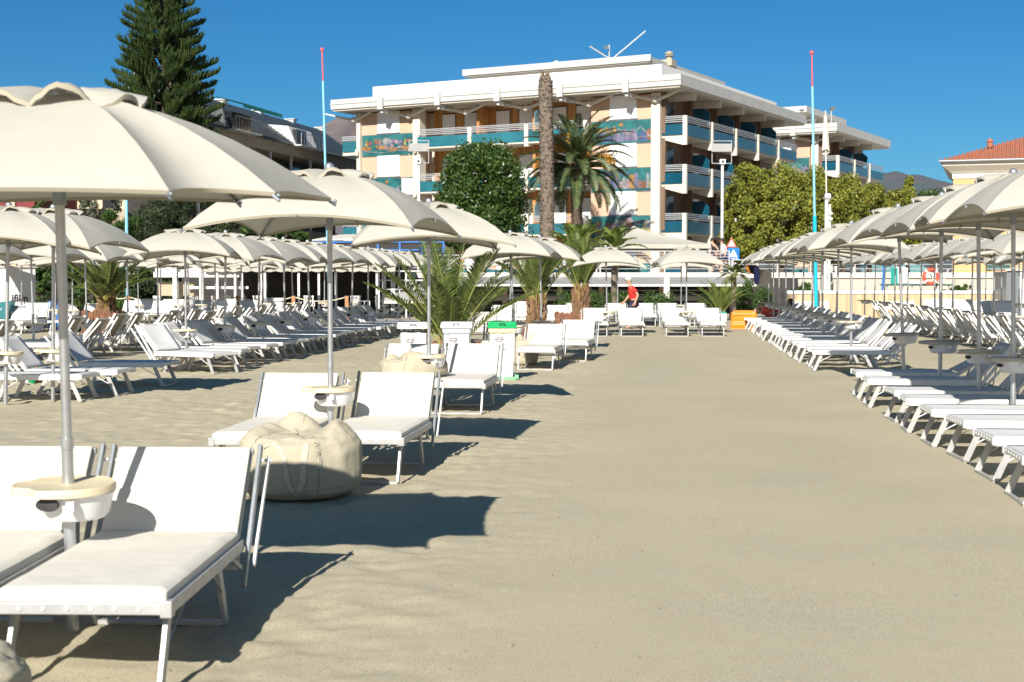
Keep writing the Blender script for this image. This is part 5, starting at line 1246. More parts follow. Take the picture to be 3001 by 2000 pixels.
def terrace():
    y0 = 61; r = thing('terrace_pergola', (0, y0, 0), 0, 'restaurant terrace with a scalloped cream awning on white posts, left of centre', 'pergola')
    xa, xb = X(600, y0), X(1160, y0); zt = 2.2
    m = MB()
    def fn(s, t): return (xa+(xb-xa)*s, 8-8.2*t, 2.75-.45*t+.04*math.cos(s*60))
    m.grid(fn, 60, 4); m.build('awning', M['canvas'], r, smooth=True, solid=.03)
    m = MB(); N = 160
    vs = []
    for i in range(N+1):
        s = i/N; x = xa+(xb-xa)*s; vs += [(x, -.2, 2.30), (x, -.22, 2.02-.05*abs(math.sin(s*math.pi*16)))]
    m.add(vs, [(2*i, 2*i+2, 2*i+3, 2*i+1) for i in range(N)]); m.build('valance', M['canvas'], r, recalc=False, solid=.01)
    for px in (638, 690, 710, 768, 777, 876, 935, 985, 1105):
        m = MB(); x = X(px, y0); m.box((x-.045, -.1, 0), (x+.045, .0, 2.35)); m.build('post', M['white'], r)
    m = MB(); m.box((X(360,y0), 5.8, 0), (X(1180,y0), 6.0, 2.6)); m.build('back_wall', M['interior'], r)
    m = MB(); m.box((X(380,y0)-1, -.2, 0), (X(1180,y0), 5.8, .06)); m.build('floor', M['beigewall'], r)
    m = MB(); m.box((X(450,y0), .3, 2.0), (X(712,y0), .6, 2.32)); m.box((X(450,y0), .0, 1.75), (X(700,y0), .3, 1.98)); m.build('white_box_awning', M['white_rough'], r)
    for px in (513, 591):
        m = MB(); x = X(px, y0); m.box((x-.08, -.1, 0), (x+.08, .05, 2.3)); m.build('post', M['white'], r)
    m = MB(); m.box((X(545,y0), .2, 1.25), (X(725,y0), .3, 1.36)); m.build('counter_rail', M['white'], r)
    m = MB(); m.box((X(455,y0), .5, .95), (X(560,y0), .6, 1.55)); m.build('panel', M['beigewall'], r)
terrace()
def chair_proto():
    r = thing('terrace_chair', (0,0,0), 0, 'x', 'chair'); del LABELS['x']
    m = MB(); m.box((-.22,-.22,.43), (.22,.22,.46)); m.build('seat', M['plastic_white'], r)
    m = MB()
    for i in range(5): m.box((-.20+.09*i, .20, .5), (-.155+.09*i, .225, .85))
    m.box((-.22,.19,.82), (.22,.235,.89)); m.build('backrest', M['plastic_white'], r)
    for x in (-.2, .17):
        for y in (-.2, .17): m = MB(); m.box((x, y, 0), (x+.03, y+.03, .43)); m.build('leg', M['plastic_white'], r)
    for x in (-.24, .21): m = MB(); m.box((x, -.2, .64), (x+.03, .22, .67)); m.box((x, -.2, .43), (x+.03, -.17, .64)); m.build('armrest', M['plastic_white'], r)
    return r
CH = Proto(chair_proto(), 'chair')
for i, (px, Y) in enumerate(((470,61.5),(520,62.5),(560,61.8),(612,61.6),(655,62.8),(745,62),(905,62),(1048,62),(1068,61.6),(1120,62.5))):
    CH.place((X(px,Y), Y, .06), R(150+i*37), '%s white plastic chair from the left on the shaded terrace' % ('Leftmost' if i == 0 else ORD[i].capitalize()), 'white chairs on the terrace')
def rope_fence():
    Y = 57.5; pxs = [330, 375, 540, 695, 860, 1016]; pr = None
    for i, px in enumerate(pxs):
        o = MB(); o.box((-.07,-.07,-.1), (.07,.07,Zp(868,Y))); o = o.build('fence_post', M['post_wood'], None, bevel=.01, loc=(X(px,Y), Y, 0))
        tag(o, ['orange-brown wooden rope post nearest the left palm','orange-brown wooden rope post just right of the left palm','orange-brown wooden rope post behind the left block, third from the left','orange-brown wooden rope post left of the paired white pergola posts','orange-brown wooden rope post right of the paired white pergola posts','orange-brown wooden rope post near the metal stairs'][i], 'post', 'wooden posts of the rope fence')
    for i in range(len(pxs)-1):
        a, b = X(pxs[i], Y)+.07, X(pxs[i+1], Y)-.07; m = MB()
        m.tube([(a+(b-a)*t, Y, Zp(872,Y)-.16*4*t*(1-t)*(1 if b-a > 1 else .4)) for t in np.linspace(0, 1, 14)], .022, 6)
        tag(m.build('rope', M['rope'], None, smooth=True), ['short sagging rope beside the left palm','sagging rope right of the left palm','sagging rope in the middle of the terrace front','sagging rope left of the two paired white posts','sagging rope left of the metal stairs'][i], 'rope', 'ropes between the wooden posts')
rope_fence()
def reed_fence():
    Y = 62; x0 = X(2308, Y); x1 = X(3060, Y); rg = random.Random(3); r = thing('reed_fence', ((x0+x1)/2, Y, 0), 0, 'low straw-coloured reed fence with a white cap behind the right block', 'fence'); ox = (x0+x1)/2
    n = 6; w = (x1-x0)/n
    for k in range(n):
        m = MB(); x = x0+k*w-ox
        for i in range(int(w/.035)):
            xx = x+i*.035; h = 1.02+rg.uniform(-.015,.02); m.box((xx, rg.uniform(-.012,.004), 0), (xx+.031, .02, h))
        m.build('reed_panel', M['reed'], r)
    for k in range(n):
        m = MB(); x = x0+k*w-ox+.05; m.box((x, -.03, .33), (x+w-.1, -.015, .72)); 
        if k % 2 == 0: m.build('canvas_patch', M['concrete_lt'], r)
    m = MB(); m.box((x0-ox, -.05, 1.03), (x1-ox, .25, 1.17)); m.build('cap', M['parapet'], r, bevel=.01)
    m = MB()
    for i in range(60):
        t = i/60; m.bar((x0-ox-1.0*t, 0-.1*t-5*t, 0), (x0-ox-.55*t, 0-5*t, 1.05), .033, .015)
    m.build('reed_panel', M['reed'], r)
reed_fence()
# promenade marquee, veranda
def marquee():
    Y = 75; x = X(1898, Y); r = thing('marquee', (x, Y, DZ), 0, 'large off-white pyramid marquee on the promenade', 'marquee'); w = 2.95; z0 = Zp(716, 72)-DZ; zt = Zp(662, 75)-DZ
    m = MB(); K = 8
    cs = [(-w,-w),(w,-w),(w,w),(-w,w)]
    for k in range(4):
        a, b = Vector(cs[k]), Vector(cs[(k+1) % 4])
        def fn(s, t, a=a, b=b): e = a.lerp(b, s)*t; return (e.x+(-.75)*(1-t), e.y, zt-(zt-z0)*t**.72-.10*math.sin(math.pi*s)*math.sin(math.pi*t))
        m.grid(fn, 8, 8)
    m.build('roof', M['canvas'], r, smooth=True, recalc=False)
    m = MB()
    for k in range(4):
        a, b = cs[k], cs[(k+1) % 4]; m.add([(a[0],a[1],z0),(b[0],b[1],z0),(b[0],b[1],z0-.22),(a[0],a[1],z0-.22)], [(0,1,2,3)])
    m.build('valance', M['canvas'], r, recalc=False, solid=.01)
    for a in cs: m = MB(); m.tube([(a[0]*.97, a[1]*.97, 0), (a[0]*.97, a[1]*.97, z0)], .06, 8); m.build('pole', M['rail'], r, smooth='auto')
marquee()
def veranda():
    Y = 73; xa, xb = X(915, Y), X(1300, Y); r = thing('veranda', ((xa+xb)/2, Y, DZ), 0, 'blue-framed glass veranda with a pale roof behind the big palm', 'veranda'); L = (xb-xa)/2; zb = Zp(735,Y)-DZ; zt = Zp(706,Y)-DZ
    m = MB(); m.add([(-L,0,zt),(L,0,zt+.1),(L,3,zt+.5),(-L+1,3,zt+.35),(-L,0,zt+.06),(L,0,zt+.16),(L,3,zt+.56),(-L+1,3,zt+.41)], [(0,3,2,1),(4,5,6,7),(0,1,5,4),(1,2,6,5),(2,3,7,6),(3,0,4,7)]); m.build('roof', M['concrete_lt'], r)
    m = MB(); m.box((-L+.05, .1, 0), (L, .14, zt)); m.build('glazing', M['glassdark'], r)
    for i in range(7): x = -L+2*L*i/6; m = MB(); m.box((x-.05 if i else x, .02, 0), (x+.05, .09, zt)); m.build('frame_post', M['blue'], r)
    for z in (zb, zt-.1, zb-.5): m = MB(); m.box((-L, .0, z), (L, .02-.002*0, z+.07)); m.build('frame_bar', M['blue'], r)
veranda()
# ------------------------------------------------------------ poles, masts, signs
def flagpole(px0, py0, px1, py1, Y, label, ms, ball, tops):
    p0 = P(px0, py0, Y); p1 = P(px1, py1, Y); p1.z = min(p1.z, -.1) if py1 > 880 else p1.z; r = thing('flagpole', (p1.x, Y, 0), 0, label, 'flagpole', 'painted flagpoles'); o = Vector((p1.x, Y, 0)); a, b = p1-o, p0-o
    ts = [0]+tops+[1]; nm = ['lower_section','middle_section','upper_section'][-(len(ts)-1):]
    for i in range(len(ts)-1):
        m = MB(); rr = [.075, .048, .030][-(len(ts)-1):][i]; m.tube([a.lerp(b, ts[i]), a.lerp(b, ts[i+1])], rr, 10); m.build(nm[i], M[ms[i]], r, smooth='auto')
    m = MB(); m.ball(b, .085, 8); m.build('ball', M[ball], r, smooth=True)
flagpole(2379, 155, 2393, 925, 56, 'tall flagpole turquoise below, pale blue above, red at the top, right of centre', ['turq','paleblue','pinkred'], 'pinkred', [.40, .875])
flagpole(944, 146, 966, 925, 60, 'tall pale blue flagpole with a red tip rising behind the second umbrella', ['paleblue','pinkred'], 'pinkred', [.885])
m = MB(); m.tube([(0,0,0),(0,0,Zp(470,62))], .065, 10); tag(m.build('mast', M['paleblue'], None, smooth='auto', loc=(X(373,62),62,0)), 'slim pale white-blue mast right of the nearest umbrella pole', 'mast')
def speaker_post(px, ytop, pyc, Y, label):
    x = X(px, Y); zc = Zp(pyc, Y); r = thing('light_post', (x, Y, 0), 0, label, 'lamp post', 'posts with square reflector frames')
    m = MB(); m.tube([(0,0,DZ-.2),(0,0,zc)], .075, 10); m.build('post', M['white'], r, smooth='auto')
    m = MB(); m.box((-.15,-.2,zc-.02), (.15,.2,zc+.24)); hd = m.build('lamp_head', M['plastic_white'], r, bevel=.02)
    m = MB(); m.tube([(0,-.22,zc+.11),(0,-.2,zc+.11)], .07, 12); m.build('lens', M['black'], hd)
    m = MB(); w = .52
    for a, b in (((-w,zc+.05),(w,zc+.05)),((w,zc+.05),(w,zc+1.24)),((w,zc+1.24),(-w,zc+1.24)),((-w,zc+1.24),(-w,zc+.05))): m.bar((a[0],.25,a[1]), (b[0],.25,b[1]), .035, .035)
    m.build('square_frame', M['balrail'], r)
    m = MB(); m.add([(-w-.05,.1,zc+.66),(w-.05,.1,zc+.66),(w,.3,zc+1.1),(-w,.3,zc+1.1),(-w-.05,.13,zc+.64),(w-.05,.13,zc+.64),(w,.34,zc+1.1),(-w,.34,zc+1.1)], [(0,1,2,3),(4,7,6,5),(0,4,5,1),(1,5,6,2),(2,6,7,3),(3,7,4,0)]); m.build('reflector', M['greyfab'], r)
speaker_post(1228, 0, 480, 76, 'white post with a square frame and tilted reflector before the left hotel mural')
speaker_post(2115, 0, 481, 76, 'white post with a square frame and tilted reflector left of the yellowing trees')
def lamp_mast():
    Y = 63; x = X(2421, Y); r = thing('lamp_mast', (x, Y, 0), 0, 'white lamp mast with a furled flag right of the turquoise flagpole', 'mast')
    m = MB(); m.tube([(-.02,0,0),(-.02,0,Zp(585,Y))], .07, 10); m.tube([(.13,0,0),(.13,0,Zp(600,Y))], .06, 10); m.build('mast', M['white'], r, smooth='auto')
    m = MB(); m.tube([(-.02,0,Zp(590,Y)),(-.10,0,Zp(325,Y))], .025, 8); m.build('flag_staff', M['white'], r, smooth='auto')
    zc = Zp(590, Y); m = MB(); m.lathe([(.05,-.05),(.12,.05),(.24,.14),(.26,.16),(.14,.18),(.14,.32),(.1,.34)], 14, (.04,0,zc)); m.build('lamp_head', M['plastic_white'], r, smooth='auto')
    m = MB()
    for z in (zc-.55, zc-.8): m.ball((.16,-.1,z), .09, 6)
    m.build('spotlight', M['plastic_white'], r, smooth=True)
    m = MB(); zt = Zp(340,Y); zb = Zp(447,Y)
    def fl(s, t): a = s*2*math.pi; rr = .07+.09*t+.03*math.sin(5*a+2)*t; return (-.10+.02*t+rr*math.cos(a), rr*.7*math.sin(a), zt-(zt-zb)*t-.12*t*math.sin(a))
    m.grid(fl, 24, 10); m.build('flag', M['towel'], r, smooth=True)
lamp_mast()
def signs():
    Y = 70.9; x = X(2149, Y); r = thing('crossing_sign', (x, Y, DZ), 0, 'blue square pedestrian crossing sign on the promenade rail', 'road sign'); z0 = Zp(761,Y)-DZ; z1 = Zp(727,Y)-DZ; w = .29; zc = (z0+z1)/2
    m = MB(); m.tube([(0,.05,0),(0,.05,z1)], .03, 8); m.build('pole', M['rail'], r, smooth='auto')
    m = MB(); m.box((-w, -.01, z0), (w, .01, z1)); m.build('plate', M['signblue'], r, bevel=.004)
    m = MB(); m.add([(-.2,-.014,zc-.16),(.2,-.014,zc-.16),(0,-.014,zc+.22)], [(0,1,2)]); m.build('white_triangle', M['parapet'], r, solid=.002)
    m = MB(); m.ball((0,-.02,zc+.09), .022, 6)
    for a, b, t in (((0,zc+.06),(0,zc-.04),.04),((0,zc-.03),(-.05,zc-.13),.026),((0,zc-.03),(.05,zc-.13),.026),((0,zc+.04),(-.055,zc-.02),.02),((0,zc+.04),(.055,zc-.02),.02)): m.bar((a[0],-.02,a[1]), (b[0],-.02,b[1]), t, .008)
    m.build('walking_figure', M['ink'], r)
    m = MB()
    for i in range(4): m.box((-.2+.11*i, -.014, z0+.03), (-.13+.11*i, -.011, z0+.075))
    m.build('crossing_bars', M['parapet'], r)
    x = X(2143, 73.5); Y = 73.5; r = thing('warning_sign', (x, Y, DZ), 0, 'white triangular warning sign with a red border above the blue crossing sign', 'road sign'); z0 = Zp(725,Y)-DZ; z1 = Zp(697,Y)-DZ
    m = MB(); m.tube([(0,.05,0),(0,.05,z1)], .03, 8); m.build('pole', M['rail'], r, smooth='auto')
    m = MB(); m.add([(-.28,-.01,z0),(.28,-.01,z0),(0,-.01,z1),(-.28,.01,z0),(.28,.01,z0),(0,.01,z1)], [(0,1,2),(5,4,3),(0,3,4,1),(1,4,5,2),(2,5,3,0)]); m.build('border', M['lifered'], r)
    m = MB(); m.add([(-.19,-.014,z0+.05),(.19,-.014,z0+.05),(0,-.014,z1-.1)], [(0,1,2)]); m.build('face', M['parapet'], r, solid=.002)
    Y = 77; r = thing('advertising_board', (X(1204,Y), Y, DZ), R(35), 'small white and grey advertising board before the left hotel murals', 'board'); zb = Zp(572,Y)-DZ; zt = Zp(523,Y)-DZ
    m = MB(); m.box((-.5,-.12,zb), (.12,.12,zt)); m.build('case', M['parapet'], r, bevel=.01)
    m = MB(); m.box((.123,-.11,zb+.05), (.13,.11,zt-.05)); m.build('panel', M['dark_alu'], r)
    m = MB(); m.tube([(0,0,0),(0,0,zb)], .06, 8); m.build('pole', M['rail'], r)
signs()
# stairs and steel frame beside the big palm
def stairs():
    Y = 62; r = thing('metal_stairs', (X(1150,Y), Y, 0), 0, 'grey metal staircase frame with a sloping grey cover left of the big palm', 'stairs'); ox = X(1150,Y)
    for px in (1104, 1110, 1128, 1148, 1155, 1170, 1190): m = MB(); x = X(px,Y)-ox; m.box((x-.04,0,0), (x+.04,.08,Zp(795,Y))); m.build('post', M['rail'], r)
    for z in (Zp(795,Y), Zp(822,Y), Zp(848,Y)): m = MB(); m.box((X(1102,Y)-ox, -.03, z-.03), (X(1240,Y)-ox, 0, z+.03)); m.build('rail', M['rail'], r)
    m = MB(); m.bar((X(1130,Y)-ox, .4, Zp(868,Y)), (X(1222,Y)-ox, .4, Zp(825,Y)), .1, .12); m.build('stringer', M['dark_alu'], r)
    m = MB(); a = X(1120,Y)-ox; b = X(1262,Y)-ox; c = X(1225,Y)-ox
    m.add([(a,-.3,Zp(876,Y)),(b,-.3,Zp(872,Y)),(c,.6,Zp(832,Y)),(a,-.3,Zp(882,Y)),(b,-.3,Zp(880,Y)),(c,.6,Zp(838,Y))], [(0,1,2),(5,4,3),(0,3,4,1),(1,4,5,2),(2,5,3,0)]); m.build('cover', M['greyfab'], r)
    m = MB(); m.box((a,-.35,Zp(890,Y)), (b,-.25,Zp(882,Y))); m.build('deck_edge', M['concrete_lt'], r)
stairs()
# ------------------------------------------------------------ right background furniture
def lifeguard():
    Y = 66; r = thing('lifeguard_chair', (X(2640,Y), Y, 0), 0, 'white moulded lifeguard seat on a dark green platform above the reed fence', 'lifeguard chair'); ox = X(2640,Y)
    m = MB(); m.box((X(2590,Y)-ox,-.4,Zp(838,Y)), (X(2785,Y)-ox,.6,Zp(833,Y))); m.build('platform', M['greenshut'], r)
    for px in (2595, 2640, 2668, 2692, 2775): m = MB(); x = X(px,Y)-ox; m.tube([(x,-.3,0),(x,-.3,Zp(836,Y))], .035, 8); m.build('leg', M['rail'], r)
    m = MB(); z0 = Zp(833,Y); zt = Zp(782,Y); a = X(2608,Y)-ox; b = X(2662,Y)-ox
    prof = [(0,0),(.04,.4),(.10,zt-z0-.1),(.16,zt-z0)]
    def fn(s, t): x = a+(b-a)*s; e = abs(2*s-1); return (x+(.06*t*(1-2*s)), .25*(1-e*e)-.2, z0+(zt-z0)*t*(1-.10*e**3))
    m.grid(fn, 14, 6); m.build('shell', M['plastic_white'], r, smooth=True, solid=.03)
    m = MB(); m.box((b-.02, -.3, z0), (b+.5, .2, z0+.12)); m.build('footrest', M['plastic_white'], r, bevel=.04)
    m = MB(); m.box((a-.02,-.24,z0), (a+.3,-.2,z0+.75)); m.build('side_panel', M['awngreen'], r, bevel=.02)
    Y = 65.2; x = X(2728,Y); zc = Zp(811,Y); r = thing('lifebuoy', (x, Y, zc), 0, 'red lifebuoy with white bands hanging near the lifeguard seat', 'lifebuoy')
    m = MB(); rr = .32; n = 40
    def tor(s, t): a = 2*math.pi*s; b = 2*math.pi*t; return ((rr+.075*math.cos(b))*math.cos(a), .06*math.sin(b), (rr+.075*math.cos(b))*math.sin(a))
    m.grid(tor, n, 10); m.build('ring', M['lifered'], r, smooth=True)
    for k in range(4):
        m = MB(); a0 = k*math.pi/2+.6
        m.grid(lambda s, t: ((rr+.082*math.cos(2*math.pi*t))*math.cos(a0+.28*s), .067*math.sin(2*math.pi*t), (rr+.082*math.cos(2*math.pi*t))*math.sin(a0+.28*s)), 5, 10); m.build('band', M['parapet'], r, smooth=True)
    r = thing('lifebuoy_stand', (X(2750,65.6), 65.6, 0), 0, 'white crossed stand behind the red lifebuoy', 'stand'); m = MB(); z = Zp(790,65.6)
    m.bar((-.5,0,0), (.45,0,z), .07, .03); m.bar((.5,.05,.0), (-.45,.05,z), .07, .03); m.bar((-.05,.1,0), (-.05,.1,z), .05, .05); m.build('slats', M['white'], r)
    m = MB(); m.tube([(0,0,0),(.08,0,1.2),(.12,0,1.9)], .05, 8); tag(m.build('pole', M['blue'], None, smooth='auto', loc=(X(2583,65),65,.4)), 'short blue pole left of the lifeguard seat', 'pole')
    # wall pier, grey cabinet at the right edge
    m = MB(); m.box((-.22,-.3,0), (.22,.1,2.35)); tag(m.build('concrete_pier', M['concrete'], None, bevel=.02, loc=(X(2423,69),69,0)), 'cream concrete pier below the white lamp mast', 'pier')
    r = thing('beach_cabin', (X(2965,60), 60, 0), 0, 'grey and white cabin at the right edge behind the umbrellas', 'cabin')
    m = MB(); m.box((-.22,0,0), (.35,1.6,Zp(797,60))); m.build('side', M['dark_alu'], r); m = MB(); m.box((.35,-.02,0), (2.5,1.6,Zp(794,60))); m.build('front', M['parapet'], r)
    m = MB(); m.box((-.3,-.12,Zp(797,60)+.04), (2.6,1.7,Zp(797,60)+.12)); m.build('roof', M['concrete_lt'], r)
lifeguard()
def orange_float():
    Y = 47.5; r = thing('pedal_float', (X(2178,Y), Y, 0), R(-12), 'bright orange moulded plastic float standing at the corner of the right block', 'float')
    def fn(s, t): 
        a = -1+2*s; e = abs(a)**6; z = .02+(.60-.10*e)*t; return (-.40+.85*s, -.16+.30*(1-(1-t)**2)*1.0-.03*math.cos(t*math.pi*5)*1, z)
    m = MB(); m.grid(fn, 20, 24); m.build('shell', M['orange'], r, smooth=True, solid=.05)
    m = MB(); m.box((-.40,.12,0), (.45,.5,.57)); m.build('core', M['orange'], r, bevel=.05)
orange_float()
def cloth(px, py, Y, w, h, mt, name, label, cat, seed, grp='things hanging under the umbrella by the little palm'):
    m = MB(); rg = seed
    def fn(s, t): a = 2*math.pi*s; rr = w/2*(.55+.45*math.sin(math.pi*min(1,t*.9+.1)))*(1+.22*math.sin(5*a+rg)+.1*math.sin(11*a)); return (rr*math.cos(a)+.08*math.sin(rg)*t, rr*.6*math.sin(a), -h*t)
    m.grid(fn, 40, 12); m.add([fn(i/40, 1) for i in range(40)], [tuple(range(40))])
    return tag(m.build(name, mt, None, smooth=True, loc=P(px, py, Y)), label, cat, grp)
cloth(2196, 778, 47, .26, .27, M['towelor'], 'hanging_towel', 'orange towel hanging under the umbrella by the little palm', 'towel', 1)
cloth(2208, 778, 46.8, .28, .30, M['blackcloth'], 'hanging_bag', 'dark bag hanging beside the orange towel', 'bag', 2)
cloth(2217, 782, 46.6, .17, .58, M['towelblue'], 'hanging_towel', 'long blue towel hanging from the umbrella rim', 'towel', 3)
cloth(2238, 790, 46.9, .48, .56, M['towel'], 'hanging_bag', 'big pale canvas bag hanging from the umbrella rim', 'bag', 4)
def coolbox():
    Y = 55.5; r = thing('cool_box', (X(2112,Y), Y, 0), 0, 'white cool box with a teal lid behind the far loungers', 'cool box')
    m = MB(); m.box((-.22,-.18,0), (.22,.18,.33)); m.build('body', M['parapet'], r, bevel=.02); m = MB(); m.box((-.21,-.19,.33), (.21,.19,.40)); m.build('lid', M['awngreen'], r, bevel=.02)
    for px, Y, c, lab in ((86, 22.6, 'green', 'bright green toy bucket on the sand under a lounger at left'), (112, 22.9, 'orange', 'orange toy bucket beside the green one under a lounger at left')):
        r = thing('toy_bucket', (X(px,Y), Y, 0), 0, lab, 'bucket', 'toy buckets'); m = MB(); m.lathe([(.07,0),(.10,.16),(.108,.165),(.095,.17),(.06,.02)], 18); m.build('body', M[c], r, smooth='auto')
        m = MB(); m.tube([(.1*math.cos(a), 0, .16+.09*math.sin(a)) for a in np.linspace(0, math.pi, 12)], .006, 6); m.build('handle', M[c], r, smooth=True)
    Y = 33; m = MB(); m.ball((0,0,.15), .15, 12); b = m.build('beach_ball', M['parapet'], None, smooth=True, loc=(X(238,Y),Y,0)); tag(b, 'blue and white beach ball lying under the loungers at left', 'ball')
    for k in range(3):
        m = MB(); m.grid(lambda s, t: (.152*math.sin(math.pi*t)*math.cos(k*2.1+.9*s), .152*math.sin(math.pi*t)*math.sin(k*2.1+.9*s), .15-.152*math.cos(math.pi*t)), 8, 14); m.build('stripe', M['blue'], b, smooth=True)
coolbox()
# ------------------------------------------------------------ kiosk, cart, pot at the left edge
def kiosk():
    Y = 47; r = thing('beach_kiosk', (X(20,Y), Y, 0), R(38), 'white kiosk with dark louvered doors at the far left', 'kiosk'); h = 2.05
    m = MB(); m.box((0,0,0), (.95,2.6,h)); m.build('body', M['parapet'], r)
    m = MB(); m.box((-.06,-.06,h), (1.02,2.7,h+.07)); m.build('roof', M['concrete_lt'], r)
    for k in range(3):
        y = .08+k*.84; m = MB(); m.box((.952, y, .05), (.985, y+.76, h-.08)); d = m.build('door', M['dark_alu'], r)
        m = MB()
        for j in range(16): m.box((.988, y+.1, 1.05+j*.055), (1.0, y+.66, 1.08+j*.055))
        m.build('louvres', M['dark_alu'], d)
        m = MB(); m.box((.99, y+.58, .92), (1.02, y+.62, 1.0)); m.build('handle', M['black'], d)
    lettering('lettering', 'ifilin', .34, M['ink'], r, lambda p: Vector((p.x+.42, -.006-p.z, p.y+1.02)), .002, True)
    Y = 44.5; r = thing('dessert_cart', (X(6,Y), Y, 0), 0, 'dark teal serving cart with a black handle by the kiosk', 'cart')
    m = MB(); m.add([(-.5,-.25,.55),(.25,-.25,.50),(.45,-.25,1.25),(-.5,-.25,1.12),(-.5,.25,.55),(.25,.25,.50),(.45,.25,1.25),(-.5,.25,1.12)], [(0,1,2,3),(7,6,5,4),(0,4,5,1),(1,5,6,2),(2,6,7,3),(3,7,4,0)]); m.build('body', M['tealplastic'], r, bevel=.02)
    m = MB(); m.tube([(.45,-.2,1.25),(.68,-.2,1.27),(.68,.2,1.27),(.45,.2,1.25)], .025, 8); m.tube([(.42,-.2,1.25),(.22,-.2,.2)], .022, 8); m.build('handle', M['black'], r, smooth='auto')
    m = MB(); m.tube([(.0,-.3,.22),(.0,-.25,.22)], .22, 20); m.build('wheel', M['black'], r, smooth='auto'); m = MB(); m.tube([(.0,.25,.22),(.0,.3,.22)], .22, 20); m.build('wheel', M['black'], r, smooth='auto')
    r.scale = (.8, .8, .8); lettering('lettering', 'SSERT', .12, M['parapet'], r, lambda p: Vector((p.x-.08, -.262-p.z, p.y+.9)), .002, True)
    Y = 45; r = thing('agave_pot', (X(234,Y), Y, 0), 0, 'agave in a dark pot right of the nearest umbrella pole', 'plant'); m = MB(); m.lathe([(.22,.0),(.30,.68),(.27,.68),(.2,.6)], 18); m.build('pot', M['black'], r, smooth='auto')
    m = MB(); rg = random.Random(1)
    for k in range(46):
        a = k*2.4; e = R(rg.uniform(25, 82)); l = rg.uniform(.4,.65); u = Vector((math.cos(a)*math.cos(e), math.sin(a)*math.cos(e), math.sin(e))); wv = Vector((-math.sin(a), math.cos(a), 0))*.035; b0 = Vector((0,0,.66)); m.add([b0-wv*.6, b0+wv*.6, b0+u*l*.5+wv+Vector((0,0,.03)), b0+u*l, b0+u*l*.5-wv+Vector((0,0,.03))], [(0,1,2,4),(4,2,3)])
    m.build('leaves', M['palmleaf'], r, recalc=False)
    m = MB(); m.box((-.3,-.05,0), (.3,.05,.95)); tag(m.build('blue_board', M['blue'], None, bevel=.01, loc=(X(168,46),46,0)), 'blue board standing between the far left umbrella poles', 'board')
kiosk()
